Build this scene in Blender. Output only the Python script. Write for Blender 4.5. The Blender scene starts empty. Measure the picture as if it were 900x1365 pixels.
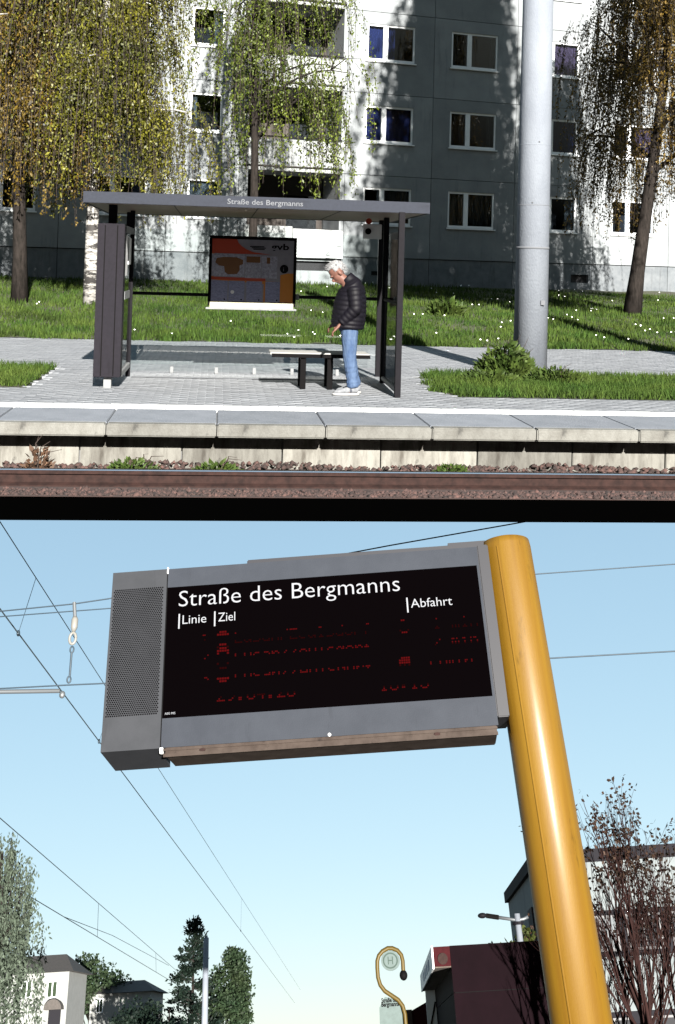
import bpy, bmesh, math, random
import numpy as np
from mathutils import Matrix, Vector
random.seed(7); rng = np.random.default_rng(7)
R = math.radians
sc = bpy.context.scene
col = sc.collection

# ------------------------------------------------------------------ camera
# The photograph is a double frame: a tram stop across the tracks, and below the black bar between the
# frames the display at the near stop, seen while looking up.  Both places are built at real size; the second
# one lies below the edge of the first one's ground slab, with its own (tilted) plumb line.
F, CX, CY = 1500.0, 450.0, 310.0          # focal length and principal point in photograph pixels (900 x 1365)
EYE = Vector((0, 0, 1.55))
cam_d = bpy.data.cameras.new('camera'); cam = bpy.data.objects.new('camera', cam_d); col.objects.link(cam)
sc.camera = cam
cam_d.sensor_fit = 'AUTO'; cam_d.sensor_width = 36; cam_d.lens = 36 * F / 1365
cam_d.shift_y = -(682.5 - CY) / 1365; cam_d.clip_start = .05; cam_d.clip_end = 3000
CAMROT = Matrix.Rotation(R(-6), 3, 'Z') @ Matrix.Rotation(math.atan(45 / 1500) + math.pi / 2, 3, 'X') @ Matrix.Rotation(.028, 3, 'Z')
cam.matrix_world = Matrix.Translation(EYE) @ CAMROT.to_4x4()
cr, cu, cf = CAMROT.col[0], CAMROT.col[1], -CAMROT.col[2]

# frame of the lower place (from the vanishing points of the display and its post)
rc, fc, uc = (.996, .082, -.033), (.075, -.584, .808), (-.047, .808, .588)
def cam2w(c): return cr * c[0] + cu * c[1] + cf * c[2]
ax = cam2w(rc).normalized(); az = cam2w(uc); az = (az - ax * az.dot(ax)).normalized(); ay = az.cross(ax)
RL = Matrix((ax, ay, az)).transposed()
LOW = Matrix.Translation(EYE) @ RL.to_4x4()       # local: x right, y ahead, z up, origin at the eye
UP = Matrix.Identity(4)
def L(x, y, Y):                                    # photograph pixel -> point of the lower place at distance Y ahead
    d = RL.transposed() @ (cf + cr * ((x - CX) / F) - cu * ((y - CY) / F)); d = d * (Y / d.y); return d
def LZ(x, y, Z):
    d = RL.transposed() @ (cf + cr * ((x - CX) / F) - cu * ((y - CY) / F)); return d * (Z / d.z)

# ------------------------------------------------------------------ sky, sun, exposure
SUN_EL, SUN_AZ = 26.5, 6.0                         # sun behind the camera, slightly to the right
w = bpy.data.worlds.new('World'); sc.world = w; w.use_nodes = True
nt = w.node_tree; bg = nt.nodes['Background']
sky = nt.nodes.new('ShaderNodeTexSky'); sky.sky_type = 'NISHITA'; sky.sun_disc = False
sky.sun_elevation = R(SUN_EL); sky.sun_rotation = R(180 - SUN_AZ); sky.air_density = 1.0; sky.dust_density = .0; sky.ozone_density = 3.0
mp = nt.nodes.new('ShaderNodeMapping'); tc = nt.nodes.new('ShaderNodeTexCoord')
mp.inputs['Rotation'].default_value = RL.transposed().to_euler()
nt.links.new(tc.outputs['Generated'], mp.inputs['Vector']); nt.links.new(mp.outputs['Vector'], sky.inputs['Vector'])
gm = nt.nodes.new('ShaderNodeGamma'); gm.inputs['Gamma'].default_value = .36; nt.links.new(sky.outputs['Color'], gm.inputs['Color']); hs_ = nt.nodes.new('ShaderNodeHueSaturation'); hs_.inputs['Saturation'].default_value = 1.3; hs_.inputs['Hue'].default_value = .487; nt.links.new(gm.outputs['Color'], hs_.inputs['Color']); tn = nt.nodes.new('ShaderNodeMix'); tn.data_type = 'RGBA'; tn.blend_type = 'MULTIPLY'; tn.inputs[0].default_value = 1; tn.inputs[7].default_value = (.94, 1.03, 1.07, 1)
nt.links.new(hs_.outputs['Color'], tn.inputs[6]); nt.links.new(tn.outputs[2], bg.inputs['Color']); bg.inputs['Strength'].default_value = .075
sd = bpy.data.lights.new('sun', 'SUN'); sun = bpy.data.objects.new('sun', sd); col.objects.link(sun)
sd.energy = 5.0; sd.angle = R(.5); sd.color = (1, .955, .88)
s = Vector((math.sin(R(SUN_AZ)) * math.cos(R(SUN_EL)), -math.cos(R(SUN_AZ)) * math.cos(R(SUN_EL)), math.sin(R(SUN_EL))))
sun.rotation_euler = s.to_track_quat('Z', 'Y').to_euler(); sun.location = (5, -20, 30)
vs = sc.view_settings; vs.view_transform = 'Standard'; vs.look = 'None'; vs.gamma = 1; vs.exposure = 2.5; vs.use_curve_mapping = False
sc.render.engine = 'CYCLES'; sc.cycles.max_bounces = 6; sc.cycles.transparent_max_bounces = 16

# ------------------------------------------------------------------ materials
MATS = {}
def mat(name, c, rough=.7, c2=None, scale=6, detail=6, island=0, bump=0, bscale=None, metal=0, spec=.4, stretch=None,
        transl=0, lo=.35, hi=.65, emit=None, coat=0, crough=.1, objrand=0, dirt=None):
    m = bpy.data.materials.new(name); m.use_nodes = True; t = m.node_tree; n = t.nodes; l = t.links
    p = n['Principled BSDF']; p.inputs['Roughness'].default_value = rough; p.inputs['Metallic'].default_value = metal
    p.inputs['Specular IOR Level'].default_value = spec; p.inputs['Coat Weight'].default_value = coat
    p.inputs['Base Color'].default_value = (*c, 1); out = None
    tcn = n.new('ShaderNodeTexCoord'); vec = tcn.outputs['Object']
    if stretch:
        mpn = n.new('ShaderNodeMapping'); mpn.inputs['Scale'].default_value = stretch; l.new(vec, mpn.inputs['Vector']); vec = mpn.outputs['Vector']
    if c2 is not None:
        nz = n.new('ShaderNodeTexNoise'); nz.inputs['Scale'].default_value = scale; nz.inputs['Detail'].default_value = detail; nz.inputs['Roughness'].default_value = .65
        l.new(vec, nz.inputs['Vector'])
        rp = n.new('ShaderNodeValToRGB'); rp.color_ramp.elements[0].position = lo; rp.color_ramp.elements[1].position = hi
        rp.color_ramp.elements[0].color = (*c, 1); rp.color_ramp.elements[1].color = (*c2, 1)
        l.new(nz.outputs['Fac'], rp.inputs['Fac']); out = rp.outputs['Color']
    if island:
        g = n.new('ShaderNodeNewGeometry'); mr = n.new('ShaderNodeMapRange'); mr.inputs['To Min'].default_value = 1 - island; mr.inputs['To Max'].default_value = 1 + island
        l.new(g.outputs['Random Per Island'], mr.inputs['Value'])
        hs = n.new('ShaderNodeHueSaturation'); l.new(mr.outputs['Result'], hs.inputs['Value'])
        if out is None: hs.inputs['Color'].default_value = (*c, 1)
        else: l.new(out, hs.inputs['Color'])
        out = hs.outputs['Color']
    if objrand:
        oi = n.new('ShaderNodeObjectInfo'); mr = n.new('ShaderNodeMapRange'); mr.inputs['To Min'].default_value = 1 - objrand; mr.inputs['To Max'].default_value = 1 + objrand
        l.new(oi.outputs['Random'], mr.inputs['Value']); hs = n.new('ShaderNodeHueSaturation'); l.new(mr.outputs['Result'], hs.inputs['Value'])
        if out is None: hs.inputs['Color'].default_value = (*c, 1)
        else: l.new(out, hs.inputs['Color'])
        out = hs.outputs['Color']
    if dirt:                                            # (scale, stretch, dark colour factor, threshold)
        md = n.new('ShaderNodeMapping'); md.inputs['Scale'].default_value = dirt[1]; l.new(tcn.outputs['Object'], md.inputs['Vector'])
        nd = n.new('ShaderNodeTexNoise'); nd.inputs['Scale'].default_value = dirt[0]; nd.inputs['Detail'].default_value = 8; nd.inputs['Roughness'].default_value = .7; l.new(md.outputs['Vector'], nd.inputs['Vector'])
        rd = n.new('ShaderNodeMapRange'); rd.inputs['From Min'].default_value = dirt[3]; rd.inputs['From Max'].default_value = dirt[3] + .12; rd.inputs['To Min'].default_value = 1; rd.inputs['To Max'].default_value = dirt[2]
        l.new(nd.outputs['Fac'], rd.inputs['Value']); hs = n.new('ShaderNodeHueSaturation'); l.new(rd.outputs['Result'], hs.inputs['Value'])
        if out is None: hs.inputs['Color'].default_value = (*c, 1)
        else: l.new(out, hs.inputs['Color'])
        out = hs.outputs['Color']
    p.inputs['Coat Roughness'].default_value = crough
    if out is not None: l.new(out, p.inputs['Base Color'])
    if bump:
        b = n.new('ShaderNodeBump'); b.inputs['Strength'].default_value = bump; b.inputs['Distance'].default_value = .02
        nb = n.new('ShaderNodeTexNoise'); nb.inputs['Scale'].default_value = bscale or scale * 6; nb.inputs['Detail'].default_value = 5
        l.new(vec, nb.inputs['Vector']); l.new(nb.outputs['Fac'], b.inputs['Height']); l.new(b.outputs['Normal'], p.inputs['Normal'])
    if transl:
        tr = n.new('ShaderNodeBsdfTranslucent'); mx = n.new('ShaderNodeMixShader'); mx.inputs['Fac'].default_value = transl
        if out is not None: l.new(out, tr.inputs['Color'])
        else: tr.inputs['Color'].default_value = (*c, 1)
        l.new(p.outputs['BSDF'], mx.inputs[1]); l.new(tr.outputs['BSDF'], mx.inputs[2]); l.new(mx.outputs['Shader'], n['Material Output'].inputs['Surface'])
    if emit:
        p.inputs['Emission Color'].default_value = (*emit[0], 1); p.inputs['Emission Strength'].default_value = emit[1]
    MATS[name] = m; return m
def glass_mat(name, tint=(.9, .95, .95), refl=.12):
    m = bpy.data.materials.new(name); m.use_nodes = True; t = m.node_tree; n = t.nodes; l = t.links
    n.remove(n['Principled BSDF'])
    a = n.new('ShaderNodeBsdfTransparent'); a.inputs['Color'].default_value = (*tint, 1)
    g = n.new('ShaderNodeBsdfGlossy'); g.inputs['Roughness'].default_value = .02
    f = n.new('ShaderNodeFresnel'); f.inputs['IOR'].default_value = 1.5
    ad = n.new('ShaderNodeMath'); ad.operation = 'ADD'; ad.inputs[1].default_value = refl * .3; l.new(f.outputs['Fac'], ad.inputs[0])
    mx = n.new('ShaderNodeMixShader'); l.new(ad.outputs[0], mx.inputs['Fac']); l.new(a.outputs['BSDF'], mx.inputs[1]); l.new(g.outputs['BSDF'], mx.inputs[2])
    l.new(mx.outputs['Shader'], n['Material Output'].inputs['Surface']); MATS[name] = m; return m

mat('facade', (.145, .155, .162), .9, (.115, .124, .132), scale=1.3, bump=.35, bscale=60, objrand=.08, dirt=(2.2, (1.5, 1, .18), .72, .56))
mat('plinth', (0.0888, 0.0962, 0.1036), .9, (0.0592, 0.0666, 0.074), scale=2.5, bump=.3, bscale=40, objrand=.1, dirt=(2.2, (1.5, 1, .2), .7, .55))
mat('parapet', (0.1886, 0.1968, 0.1968), .85, (0.1558, 0.164, 0.1681), scale=2, bump=.3, bscale=60, dirt=(3, (1.5, 1, .2), .7, .55))
mat('loggia_wall', (0.033, 0.028, 0.0248), .9, (0.0198, 0.0165, 0.0149), scale=2)  # darker than the facade: shade inside the recess put into the colour
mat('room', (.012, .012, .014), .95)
mat('window_white', (0.5117, 0.5248, 0.5379), .45, (0.4461, 0.4592, 0.4789), scale=3)
mat('curtain_blue', (.008, .015, .085), .9, (.004, .008, .048), scale=5, stretch=(8, 1, .4))
mat('curtain_purple', (0.0629, 0.037, 0.0703), .9, (0.0296, 0.0148, 0.037), scale=5, stretch=(9, 1, .4))
mat('curtain_white', (0.0962, 0.1036, 0.111), .9, (0.0444, 0.0518, 0.0555), scale=4, stretch=(7, 1, .5))
glass_mat('window_glass', (.75, .8, .84)); glass_mat('shelter_glass', (.955, .98, .975), 0)
mat('concrete_slab', (0.0925, 0.0999, 0.1147), .85, (0.0703, 0.0777, 0.0903), scale=3, bump=.3, bscale=90, objrand=.1, dirt=(2.5, (1, 1, 1), .6, .62))
mat('kerb', (.088, .087, .080), .85, (.060, .058, .052), scale=7, bump=.4, bscale=50, stretch=(1, 1, .6), objrand=.14, dirt=(6, (1, 1, .5), .42, .57))
mat('white_tile', (0.5248, 0.5248, 0.5248), .7, (0.4067, 0.4133, 0.4198), scale=5, lo=.45, hi=.8)
mat('panel_concrete', (0.0925, 0.0903, 0.0814), .9, (0.0296, 0.0266, 0.0222), scale=5, bump=.5, bscale=40, stretch=(1.6, 1, .35), lo=.40, hi=.70, objrand=.4, dirt=(9, (1, 1, .6), .3, .6))
mat('paver', (.128, .134, .144), .85, (.104, .109, .119), scale=1.2, island=.08, dirt=(.8, (1, 1, 1), .78, .56))
mat('mortar_sand', (0.0793, 0.0793, 0.0793), .95, (0.0595, 0.0595, 0.0595), scale=8)
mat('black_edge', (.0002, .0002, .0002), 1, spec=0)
mat('ballast_soil', (.030, .014, .011), .95, (.014, .008, .007), scale=6, bump=.6, bscale=60)
mat('ballast', (.034, .0165, .0135), .9, (.014, .008, .007), scale=9, island=.6)
mat('rail_rust', (.019, .0095, .008), .8, (.009, .005, .0045), scale=12, spec=.1)
mat('rail_head', (.72, .70, .70), .22, metal=1)
mat('soil', (0.0237, 0.0311, 0.0089), .95, (0.0185, 0.0163, 0.0081), scale=1.5, bump=.6, bscale=30)
mat('grass', (.015, .034, .005), .75, (.035, .052, .009), scale=.9, island=.5, transl=.2, spec=.1, dirt=(.6, (1, 1, 1), .42, .54))
mat('daisy', (.85, .85, .82), .8)
mat('weed', (0.0192, 0.0355, 0.0067), .6, (0.037, 0.0533, 0.0104), scale=3, island=.4, transl=.25, spec=.15)
mat('dry_stalk', (0.0444, 0.0207, 0.0089), .8, island=.4)
mat('birch_bark', (0.222, 0.2146, 0.2035), .8, (0.0148, 0.0133, 0.0126), scale=3.2, stretch=(.8, .8, 2.6), lo=.44, hi=.54, bump=.3, bscale=20)
mat('dark_bark', (0.0178, 0.0148, 0.0133), .95, (0.0067, 0.0059, 0.0052), scale=5, stretch=(3, 3, .8), bump=.5, bscale=20, spec=.05)
mat('twig', (0.0182, 0.0115, 0.0083), .85)
mat('birch_leaf', (.072, .092, .009), .5, (.028, .042, .005), scale=.9, island=.75, transl=.35, spec=.3)
mat('birch_leaf_warm', (.092, .086, .007), .5, (.028, .034, .004), scale=.9, island=.8, transl=.35, spec=.3)  # olive leaves, warmed by the tint of the light leak
mat('birch_leaf_leak_orange', (.105, .068, .008), .5, (.040, .030, .005), scale=.9, island=.8, transl=.35, spec=.3)  # orange of the light leak put into the leaf colour
mat('birch_leaf_leak_red', (.115, .070, .012), .5, (.045, .034, .006), scale=.9, island=.7, transl=.35, spec=.3)  # red-brown of the light leak painted into the leaves
mat('fascia', (0.0155, 0.0178, 0.0252), .6, (0.0126, 0.0144, 0.02), scale=30, bump=.1, spec=.08, dirt=(3, (.6, 1, 3), .8, .55))
mat('soffit', (0.0727, 0.0429, 0.0215), .55, (0.0528, 0.028, 0.0149), scale=4, stretch=(.3, 3, 3))
mat('roof_felt', (0.0595, 0.0611, 0.0628), .9, (0.0397, 0.0397, 0.0413), scale=5)
mat('anthracite', (0.0048, 0.0044, 0.0058), .6, (0.0037, 0.0034, 0.0044), scale=20, spec=.05)
mat('anthracite_panel', (0.0085, 0.0075, 0.0102), .7, (0.0068, 0.0061, 0.0081), scale=30, spec=.06, dirt=(4, (2, 2, .3), .75, .55))
mat('galvanised', (0.1258, 0.1295, 0.1332), .6, (0.0888, 0.0925, 0.0962), scale=10, spec=.2)
mat('galvanised_dark', (0.0528, 0.0528, 0.0562), .6)
mat('fascia_lettering', (0.0814, 0.0851, 0.0925), .8, spec=.1)
mat('paper', (0.5248, 0.5248, 0.5248), .8, (0.4592, 0.4658, 0.4723), scale=8)
mat('black', (.002, .0018, .002), .7, spec=.04)
mat('bench_wood', (.19, .19, .185), .7, (.13, .13, .125), scale=6, stretch=(.3, 4, 4), spec=.1)
mat('poster_grey', (.17, .165, .19), .4, (.14, .135, .16), scale=9); mat('poster_red', (.26, .03, .012), .4); mat('poster_orange', (.34, .12, .012), .4)
mat('poster_sheet', (.27, .27, .32), .4, (.13, .13, .17), scale=40); mat('poster_blue', (.20, .21, .31), .4, (.08, .085, .15), scale=30, stretch=(1, 1, 6))
mat('poster_ochre', (0.0962, 0.037, 0.0074), .6); mat('cream', (0.2577, 0.2444, 0.1817), .6)
mat('mast_concrete', (.118, .130, .150), .85, (.092, .102, .121), scale=2.2, bump=.3, bscale=70, stretch=(1, 1, .4), dirt=(1.6, (2, 2, .3), .78, .56))
mat('mast_seam', (0.0661, 0.0693, 0.076), .9)
mat('skin', (0.0851, 0.0407, 0.0296), .55, (0.074, 0.0333, 0.0252), scale=14, spec=.2); mat('hair', (0.1968, 0.1968, 0.2009), .9, (0.123, 0.123, 0.1271), scale=60, bump=.8, bscale=120, spec=.1)
mat('jacket', (0.0019, 0.0014, 0.0033), .62, (0.0013, 0.001, 0.0022), scale=9, spec=.14)
mat('jeans', (0.0459, 0.0681, 0.111), .9, (0.0222, 0.0385, 0.0777), scale=14, stretch=(1.4, 1.4, .4), bump=.9, bscale=26, lo=.3, hi=.68, spec=.1)
mat('shoe', (0.1184, 0.1221, 0.1295), .7, (0.074, 0.0777, 0.0851), scale=30, spec=.1); mat('sole', (0.1776, 0.1776, 0.1776), .7, spec=.1); mat('shoe_dark', (0.033, 0.0363, 0.0462), .7)
mat('display_grey', (.0165, .0188, .0242), .65, (.0132, .0152, .020), scale=7, spec=.10, bump=.06, bscale=220, dirt=(5, (2.5, 1, .35), .75, .6))
mat('display_dark', (0.0073, 0.0073, 0.0099), .5, spec=.25)
mat('grille_grey', (.0185, .0195, .0225), .65, (.015, .016, .0185), scale=7, spec=.1, dirt=(5, (2.5, 1, .35), .75, .6))
mat('screen', (.0004, .0002, .0003), .8, spec=.004)
mat('lettering_white', (0.1184, 0.1221, 0.1332), .8, spec=.1)
mat('led_red', (.004, .0005, .0005), .8, emit=((1, .02, .03), .020), spec=0); mat('led_dim', (.001, .0003, .0003), .8, emit=((1, .02, .03), .004), spec=0)
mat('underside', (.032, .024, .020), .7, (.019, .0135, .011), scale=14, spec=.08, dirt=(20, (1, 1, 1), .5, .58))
mat('yellow_paint', (.098, .053, .0038), .5, (.062, .029, .0023), scale=2.0, spec=.14, coat=.15, crough=.25, stretch=(6, 6, .25), bump=.1, bscale=140, lo=.3, hi=.7, dirt=(9, (2.5, 2.5, .5), .5, .60))
mat('wire', (0.0099, 0.0198, 0.0297), .6); mat('copper_wire', (0.0066, 0.0099, 0.0115), .5); mat('porcelain', (.11, .108, .10), .4, spec=.2); mat('steel', (0.0826, 0.0892, 0.0958), .5, metal=.5)
mat('sign_yellow', (0.0429, 0.028, 0.0033), .5, spec=.2); mat('sign_plate', (.050, .068, .066), .5, (.042, .057, .055), scale=15, spec=.1); mat('sign_green', (.018, .03, .025), .6, spec=.1)
mat('maroon', (0.0031, 0.001, 0.0018), .8, (0.0022, 0.0007, 0.0013), scale=2, bump=.1, spec=.03); mat('maroon_red', (0.0222, 0.0033, 0.0044), .8, (0.0148, 0.0022, 0.003), scale=5, spec=.05)
mat('fascia_white', (0.4723, 0.4854, 0.4986), .5); mat('lettering_blue', (0.033, 0.0727, 0.1487), .6)
mat('soffit_stained', (0.0528, 0.0429, 0.0314), .8, (0.0231, 0.0115, 0.0083), scale=4); mat('render_grey', (.095, .108, .112), .9, (.078, .09, .095), scale=2, bump=.2, dirt=(1.2, (1, 1, .3), .75, .55))
mat('band_dark', (0.0089, 0.0085, 0.0104), .8, spec=.05); mat('house_white', (0.1387, 0.1421, 0.1387), .85, (0.1189, 0.1222, 0.1189), scale=2); mat('roof_tile', (0.0397, 0.033, 0.0297), .85, (0.0264, 0.0231, 0.0198), scale=6)
mat('leaf_dark', (0.0033, 0.0073, 0.006), .6, (0.0066, 0.0119, 0.0073), scale=0.5, island=.4, transl=.2, spec=.1)
mat('leaf_mid', (0.0099, 0.0198, 0.0099), .6, (0.0182, 0.0264, 0.0119), scale=0.5, island=.4, transl=.2, spec=.1)
mat('leaf_yellow', (0.0231, 0.028, 0.0053), .6, (0.0149, 0.0198, 0.0047), scale=0.6, island=.4, transl=.2, spec=.1)
mat('leaf_pale', (.060, .076, .056), .6, (.042, .055, .04), scale=.5, island=.35, transl=.35, spec=.1)
mat('leaf_brown', (.011, .010, .008), .6, (.026, .013, .008), scale=1.2, island=.5, transl=.2, spec=.1)
mat('red_bark', (.016, .0075, .0068), .9, (.010, .005, .0045), scale=5, spec=.05)
mat('asphalt', (0.0165, 0.0165, 0.0172), .9, (0.0215, 0.0215, 0.0215), scale=30)

# ------------------------------------------------------------------ helpers
BASE = {}
class MB:
    def __init__(s): s.v = []; s.f = []
    def add(s, vs, fs):
        o = len(s.v); s.v += [tuple(p) for p in vs]; s.f += [tuple(i + o for i in f) for f in fs]; return s
    def box(s, x0, x1, y0, y1, z0, z1, b=0):
        if b:
            bm = bmesh.new(); bmesh.ops.create_cube(bm, size=1)
            for v in bm.verts: v.co = ((x0 + x1) / 2 + v.co.x * (x1 - x0), (y0 + y1) / 2 + v.co.y * (y1 - y0), (z0 + z1) / 2 + v.co.z * (z1 - z0))
            bmesh.ops.bevel(bm, geom=bm.edges[:], offset=b, segments=2, affect='EDGES')
            bm.verts.index_update(); s.add([v.co[:] for v in bm.verts], [[v.index for v in f.verts] for f in bm.faces]); bm.free(); return s
        return s.add([(x0, y0, z0), (x1, y0, z0), (x1, y1, z0), (x0, y1, z0), (x0, y0, z1), (x1, y0, z1), (x1, y1, z1), (x0, y1, z1)],
                     [(0, 3, 2, 1), (4, 5, 6, 7), (0, 1, 5, 4), (1, 2, 6, 5), (2, 3, 7, 6), (3, 0, 4, 7)])
    def prism(s, poly, y0, y1):                 # polygon in x,z extruded along y
        n = len(poly); return s.add([(x, y0, z) for x, z in poly] + [(x, y1, z) for x, z in poly],
            [tuple(range(n)), tuple(range(2 * n - 1, n - 1, -1))] + [((i + 1) % n, i, i + n, (i + 1) % n + n) for i in range(n)])
    def prismx(s, poly, x0, x1):                # polygon in y,z extruded along x
        n = len(poly); return s.add([(x0, y, z) for y, z in poly] + [(x1, y, z) for y, z in poly],
            [tuple(range(n)), tuple(range(2 * n - 1, n - 1, -1))] + [((i + 1) % n, i, i + n, (i + 1) % n + n) for i in range(n)])
    def tube(s, pts, rads, n=8, cap=True):
        pts = [Vector(p) for p in pts]
        if not hasattr(rads, '__len__'): rads = [rads] * len(pts)
        rings = []; ref = None
        for i, p in enumerate(pts):
            t = (pts[min(i + 1, len(pts) - 1)] - pts[max(i - 1, 0)]).normalized()
            if ref is None: ref = Vector((0, 1, 0)) if abs(t.y) < .9 else Vector((1, 0, 0))
            a = (ref - t * ref.dot(t)).normalized(); ref = a; b = t.cross(a)
            rings.append([p + (a * math.cos(k * 2 * math.pi / n) + b * math.sin(k * 2 * math.pi / n)) * rads[i] for k in range(n)])
        vs = [q for r_ in rings for q in r_]; fs = []
        for i in range(len(pts) - 1):
            for k in range(n): fs.append((i * n + k, i * n + (k + 1) % n, (i + 1) * n + (k + 1) % n, (i + 1) * n + k))
        if cap: fs += [tuple(range(n - 1, -1, -1)), tuple((len(pts) - 1) * n + k for k in range(n))]
        return s.add(vs, fs)
    def disc(s, c, r, y0, y1, n=24, rz=None):  # disc facing -y
        rz = rz or r
        return s.prism([(c[0] + r * math.cos(2 * math.pi * k / n), c[1] + rz * math.sin(2 * math.pi * k / n)) for k in range(n)], y0, y1)
    def ell(s, c, rx, ry, rz, n=16, m=10):
        vs = [(c[0], c[1], c[2] + rz)]
        for i in range(1, m):
            a = math.pi * i / m
            vs += [(c[0] + rx * math.sin(a) * math.cos(2 * math.pi * k / n), c[1] + ry * math.sin(a) * math.sin(2 * math.pi * k / n), c[2] + rz * math.cos(a)) for k in range(n)]
        vs.append((c[0], c[1], c[2] - rz)); fs = [(0, 1 + k, 1 + (k + 1) % n) for k in range(n)]
        for i in range(m - 2): fs += [(1 + i * n + k, 1 + (i + 1) * n + k, 1 + (i + 1) * n + (k + 1) % n, 1 + i * n + (k + 1) % n) for k in range(n)]
        e = len(vs) - 1; fs += [(e, 1 + (m - 2) * n + (k + 1) % n, 1 + (m - 2) * n + k) for k in range(n)]
        return s.add(vs, fs)
    def mesh(s, base=(0, 0, 0)):
        me = bpy.data.meshes.new('mesh'); b = Vector(base)
        me.from_pydata([tuple(Vector(v) - b) for v in s.v], [], s.f); me.update(); return me
def npmesh(V, Fc, base=(0, 0, 0)):
    me = bpy.data.meshes.new('mesh'); V = np.asarray(V, np.float32) - np.array(base, np.float32); Fc = np.asarray(Fc, np.int32); k = Fc.shape[1]
    me.vertices.add(len(V)); me.vertices.foreach_set('co', V.ravel()); me.loops.add(Fc.size); me.loops.foreach_set('vertex_index', Fc.ravel())
    me.polygons.add(len(Fc)); me.polygons.foreach_set('loop_start', np.arange(0, Fc.size, k, dtype=np.int32)); me.polygons.foreach_set('loop_total', np.full(len(Fc), k, np.int32))
    me.update(calc_edges=True); me.validate(); return me
def finish(me, m, smooth):
    me.materials.append(MATS[m])
    if smooth: me.polygons.foreach_set('use_smooth', np.ones(len(me.polygons), bool)); me.update()
def tag(o, label=None, cat=None, group=None, kind=None):
    for k, v in (('label', label), ('category', cat), ('group', group), ('kind', kind)):
        if v: o[k] = v
    return o
def thing(name, base, label, cat, group=None, fr=UP):
    o = bpy.data.objects.new(name, None); col.objects.link(o); o.empty_display_size = .2
    o.matrix_world = fr @ Matrix.Translation(base); BASE[o.name] = Vector(base); return tag(o, label, cat, group)
def part(name, g, m, parent, smooth=False, label=None, kind=None):
    base = BASE[parent.name]; me = g.mesh(base) if isinstance(g, MB) else npmesh(g[0], g[1], base)
    finish(me, m, smooth); o = bpy.data.objects.new(name, me); col.objects.link(o); o.parent = parent; BASE[o.name] = base
    return tag(o, label, None, None, kind)
def solo(name, g, m, base, fr=UP, smooth=False, label=None, cat=None, group=None, kind=None):
    me = g.mesh(base) if isinstance(g, MB) else npmesh(g[0], g[1], base)
    finish(me, m, smooth); o = bpy.data.objects.new(name, me); col.objects.link(o); o.matrix_world = fr @ Matrix.Translation(base); BASE[o.name] = Vector(base)
    return tag(o, label, cat, group, kind)
def text_geo(body, width=None, height=None, offset=0, mirror=False):
    cu_ = bpy.data.curves.new('t', 'FONT'); cu_.body = body; cu_.size = 1; cu_.offset = offset; cu_.extrude = .004; cu_.resolution_u = 3
    o = bpy.data.objects.new('t', cu_); col.objects.link(o); dg = bpy.context.evaluated_depsgraph_get()
    me = bpy.data.meshes.new_from_object(o.evaluated_get(dg)); V = np.array([v.co[:] for v in me.vertices]); Fs = [tuple(p.vertices) for p in me.polygons]
    bpy.data.objects.remove(o); bpy.data.meshes.remove(me)
    V[:, 0] -= V[:, 0].min(); capH = .7
    sx = width / V[:, 0].max() if width else height / capH
    sz = height / capH if height else sx
    return V, Fs, sx, sz
def put_text(mb, body, x, z, y, width=None, height=None, offset=0):   # text facing -y, baseline left at (x, z)
    V, Fs, sx, sz = text_geo(body, width, height, offset)
    mb.add([(x + v[0] * sx, y - v[2] * .2, z + v[1] * sz) for v in V], Fs)

def put_words(body, x, z, y, width, height, offset, m, parent, label=None):   # one part for each word
    V, Fs, sx, sz = text_geo(body, width, height, offset); xs = np.sort(np.unique(np.round(V[:, 0], 4))); gaps = np.argsort(np.diff(xs))[::-1][:len(body.split()) - 1]
    cuts = [-1e9] + sorted((xs[i] + xs[i + 1]) / 2 for i in gaps) + [1e9]
    for a, b in zip(cuts[:-1], cuts[1:]):
        keep = [i for i in range(len(V)) if a < V[i, 0] < b]; ix = {v: k for k, v in enumerate(keep)}; g_ = MB()
        g_.add([(x + V[i, 0] * sx, y - V[i, 2] * .2, z + V[i, 1] * sz) for i in keep], [[ix[j] for j in f] for f in Fs if f[0] in ix]); part('lettering', g_, m, parent, label=label)

# ------------------------------------------------------------------ upper place: ground
def facY(x): return 38.01 + math.tan(R(12)) * (x - 5.72)
def lawn_z(x, y): return max(0, .93 * (y - 22.3) / (facY(x) - 22.3)) if y > 22.3 else 0
X0, X1 = -16, 24
BED, EDGE = -.47, 9.82
g = MB().box(X0, X1, EDGE, 11.25, BED - .195, BED)
bed = solo('track_bed', g, 'ballast_soil', (0, EDGE, BED), kind='structure')
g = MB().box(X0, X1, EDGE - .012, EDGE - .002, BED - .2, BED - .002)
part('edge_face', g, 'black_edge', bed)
g = MB().box(X0, X1, 11.27, 60, BED - .195, -.03)
plat = solo('platform', g, 'mortar_sand', (0, 11.27, 0), kind='structure')
# retaining wall panels under the platform edge
me_cache = {}
def inst(name, key, make, m, parent, offset):
    if key not in me_cache:
        me = make().mesh(); finish(me, m, False); me_cache[key] = me
    o = bpy.data.objects.new(name, me_cache[key]); col.objects.link(o); o.parent = parent; o.location = Vector(offset) - BASE[parent.name]; BASE[o.name] = BASE[parent.name]; return o
x = -6.2; k = 0
while x < 9:
    inst('wall_panel', 'rwp', lambda: MB().box(0, .97, 0, .06, 0, .37, .006), 'panel_concrete', plat, (x, 11.19 + random.uniform(-.012, .012), -.50 + random.uniform(-.01, .01))); x += .985
x = 0.04 - 1.045 * 6
while x < 9.5:
    inst('edge_slab', 'es', lambda: MB().box(0, 1.035, 0, .99, 0, .05, .006), 'concrete_slab', plat, (x, 11.0, -.048))
    inst('kerb_stone', 'ks', lambda: MB().box(0, 1.036, 0, .14, 0, .12, .012), 'kerb', plat, (x, 10.86, -.118)); x += 1.045
x = -6.5
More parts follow.
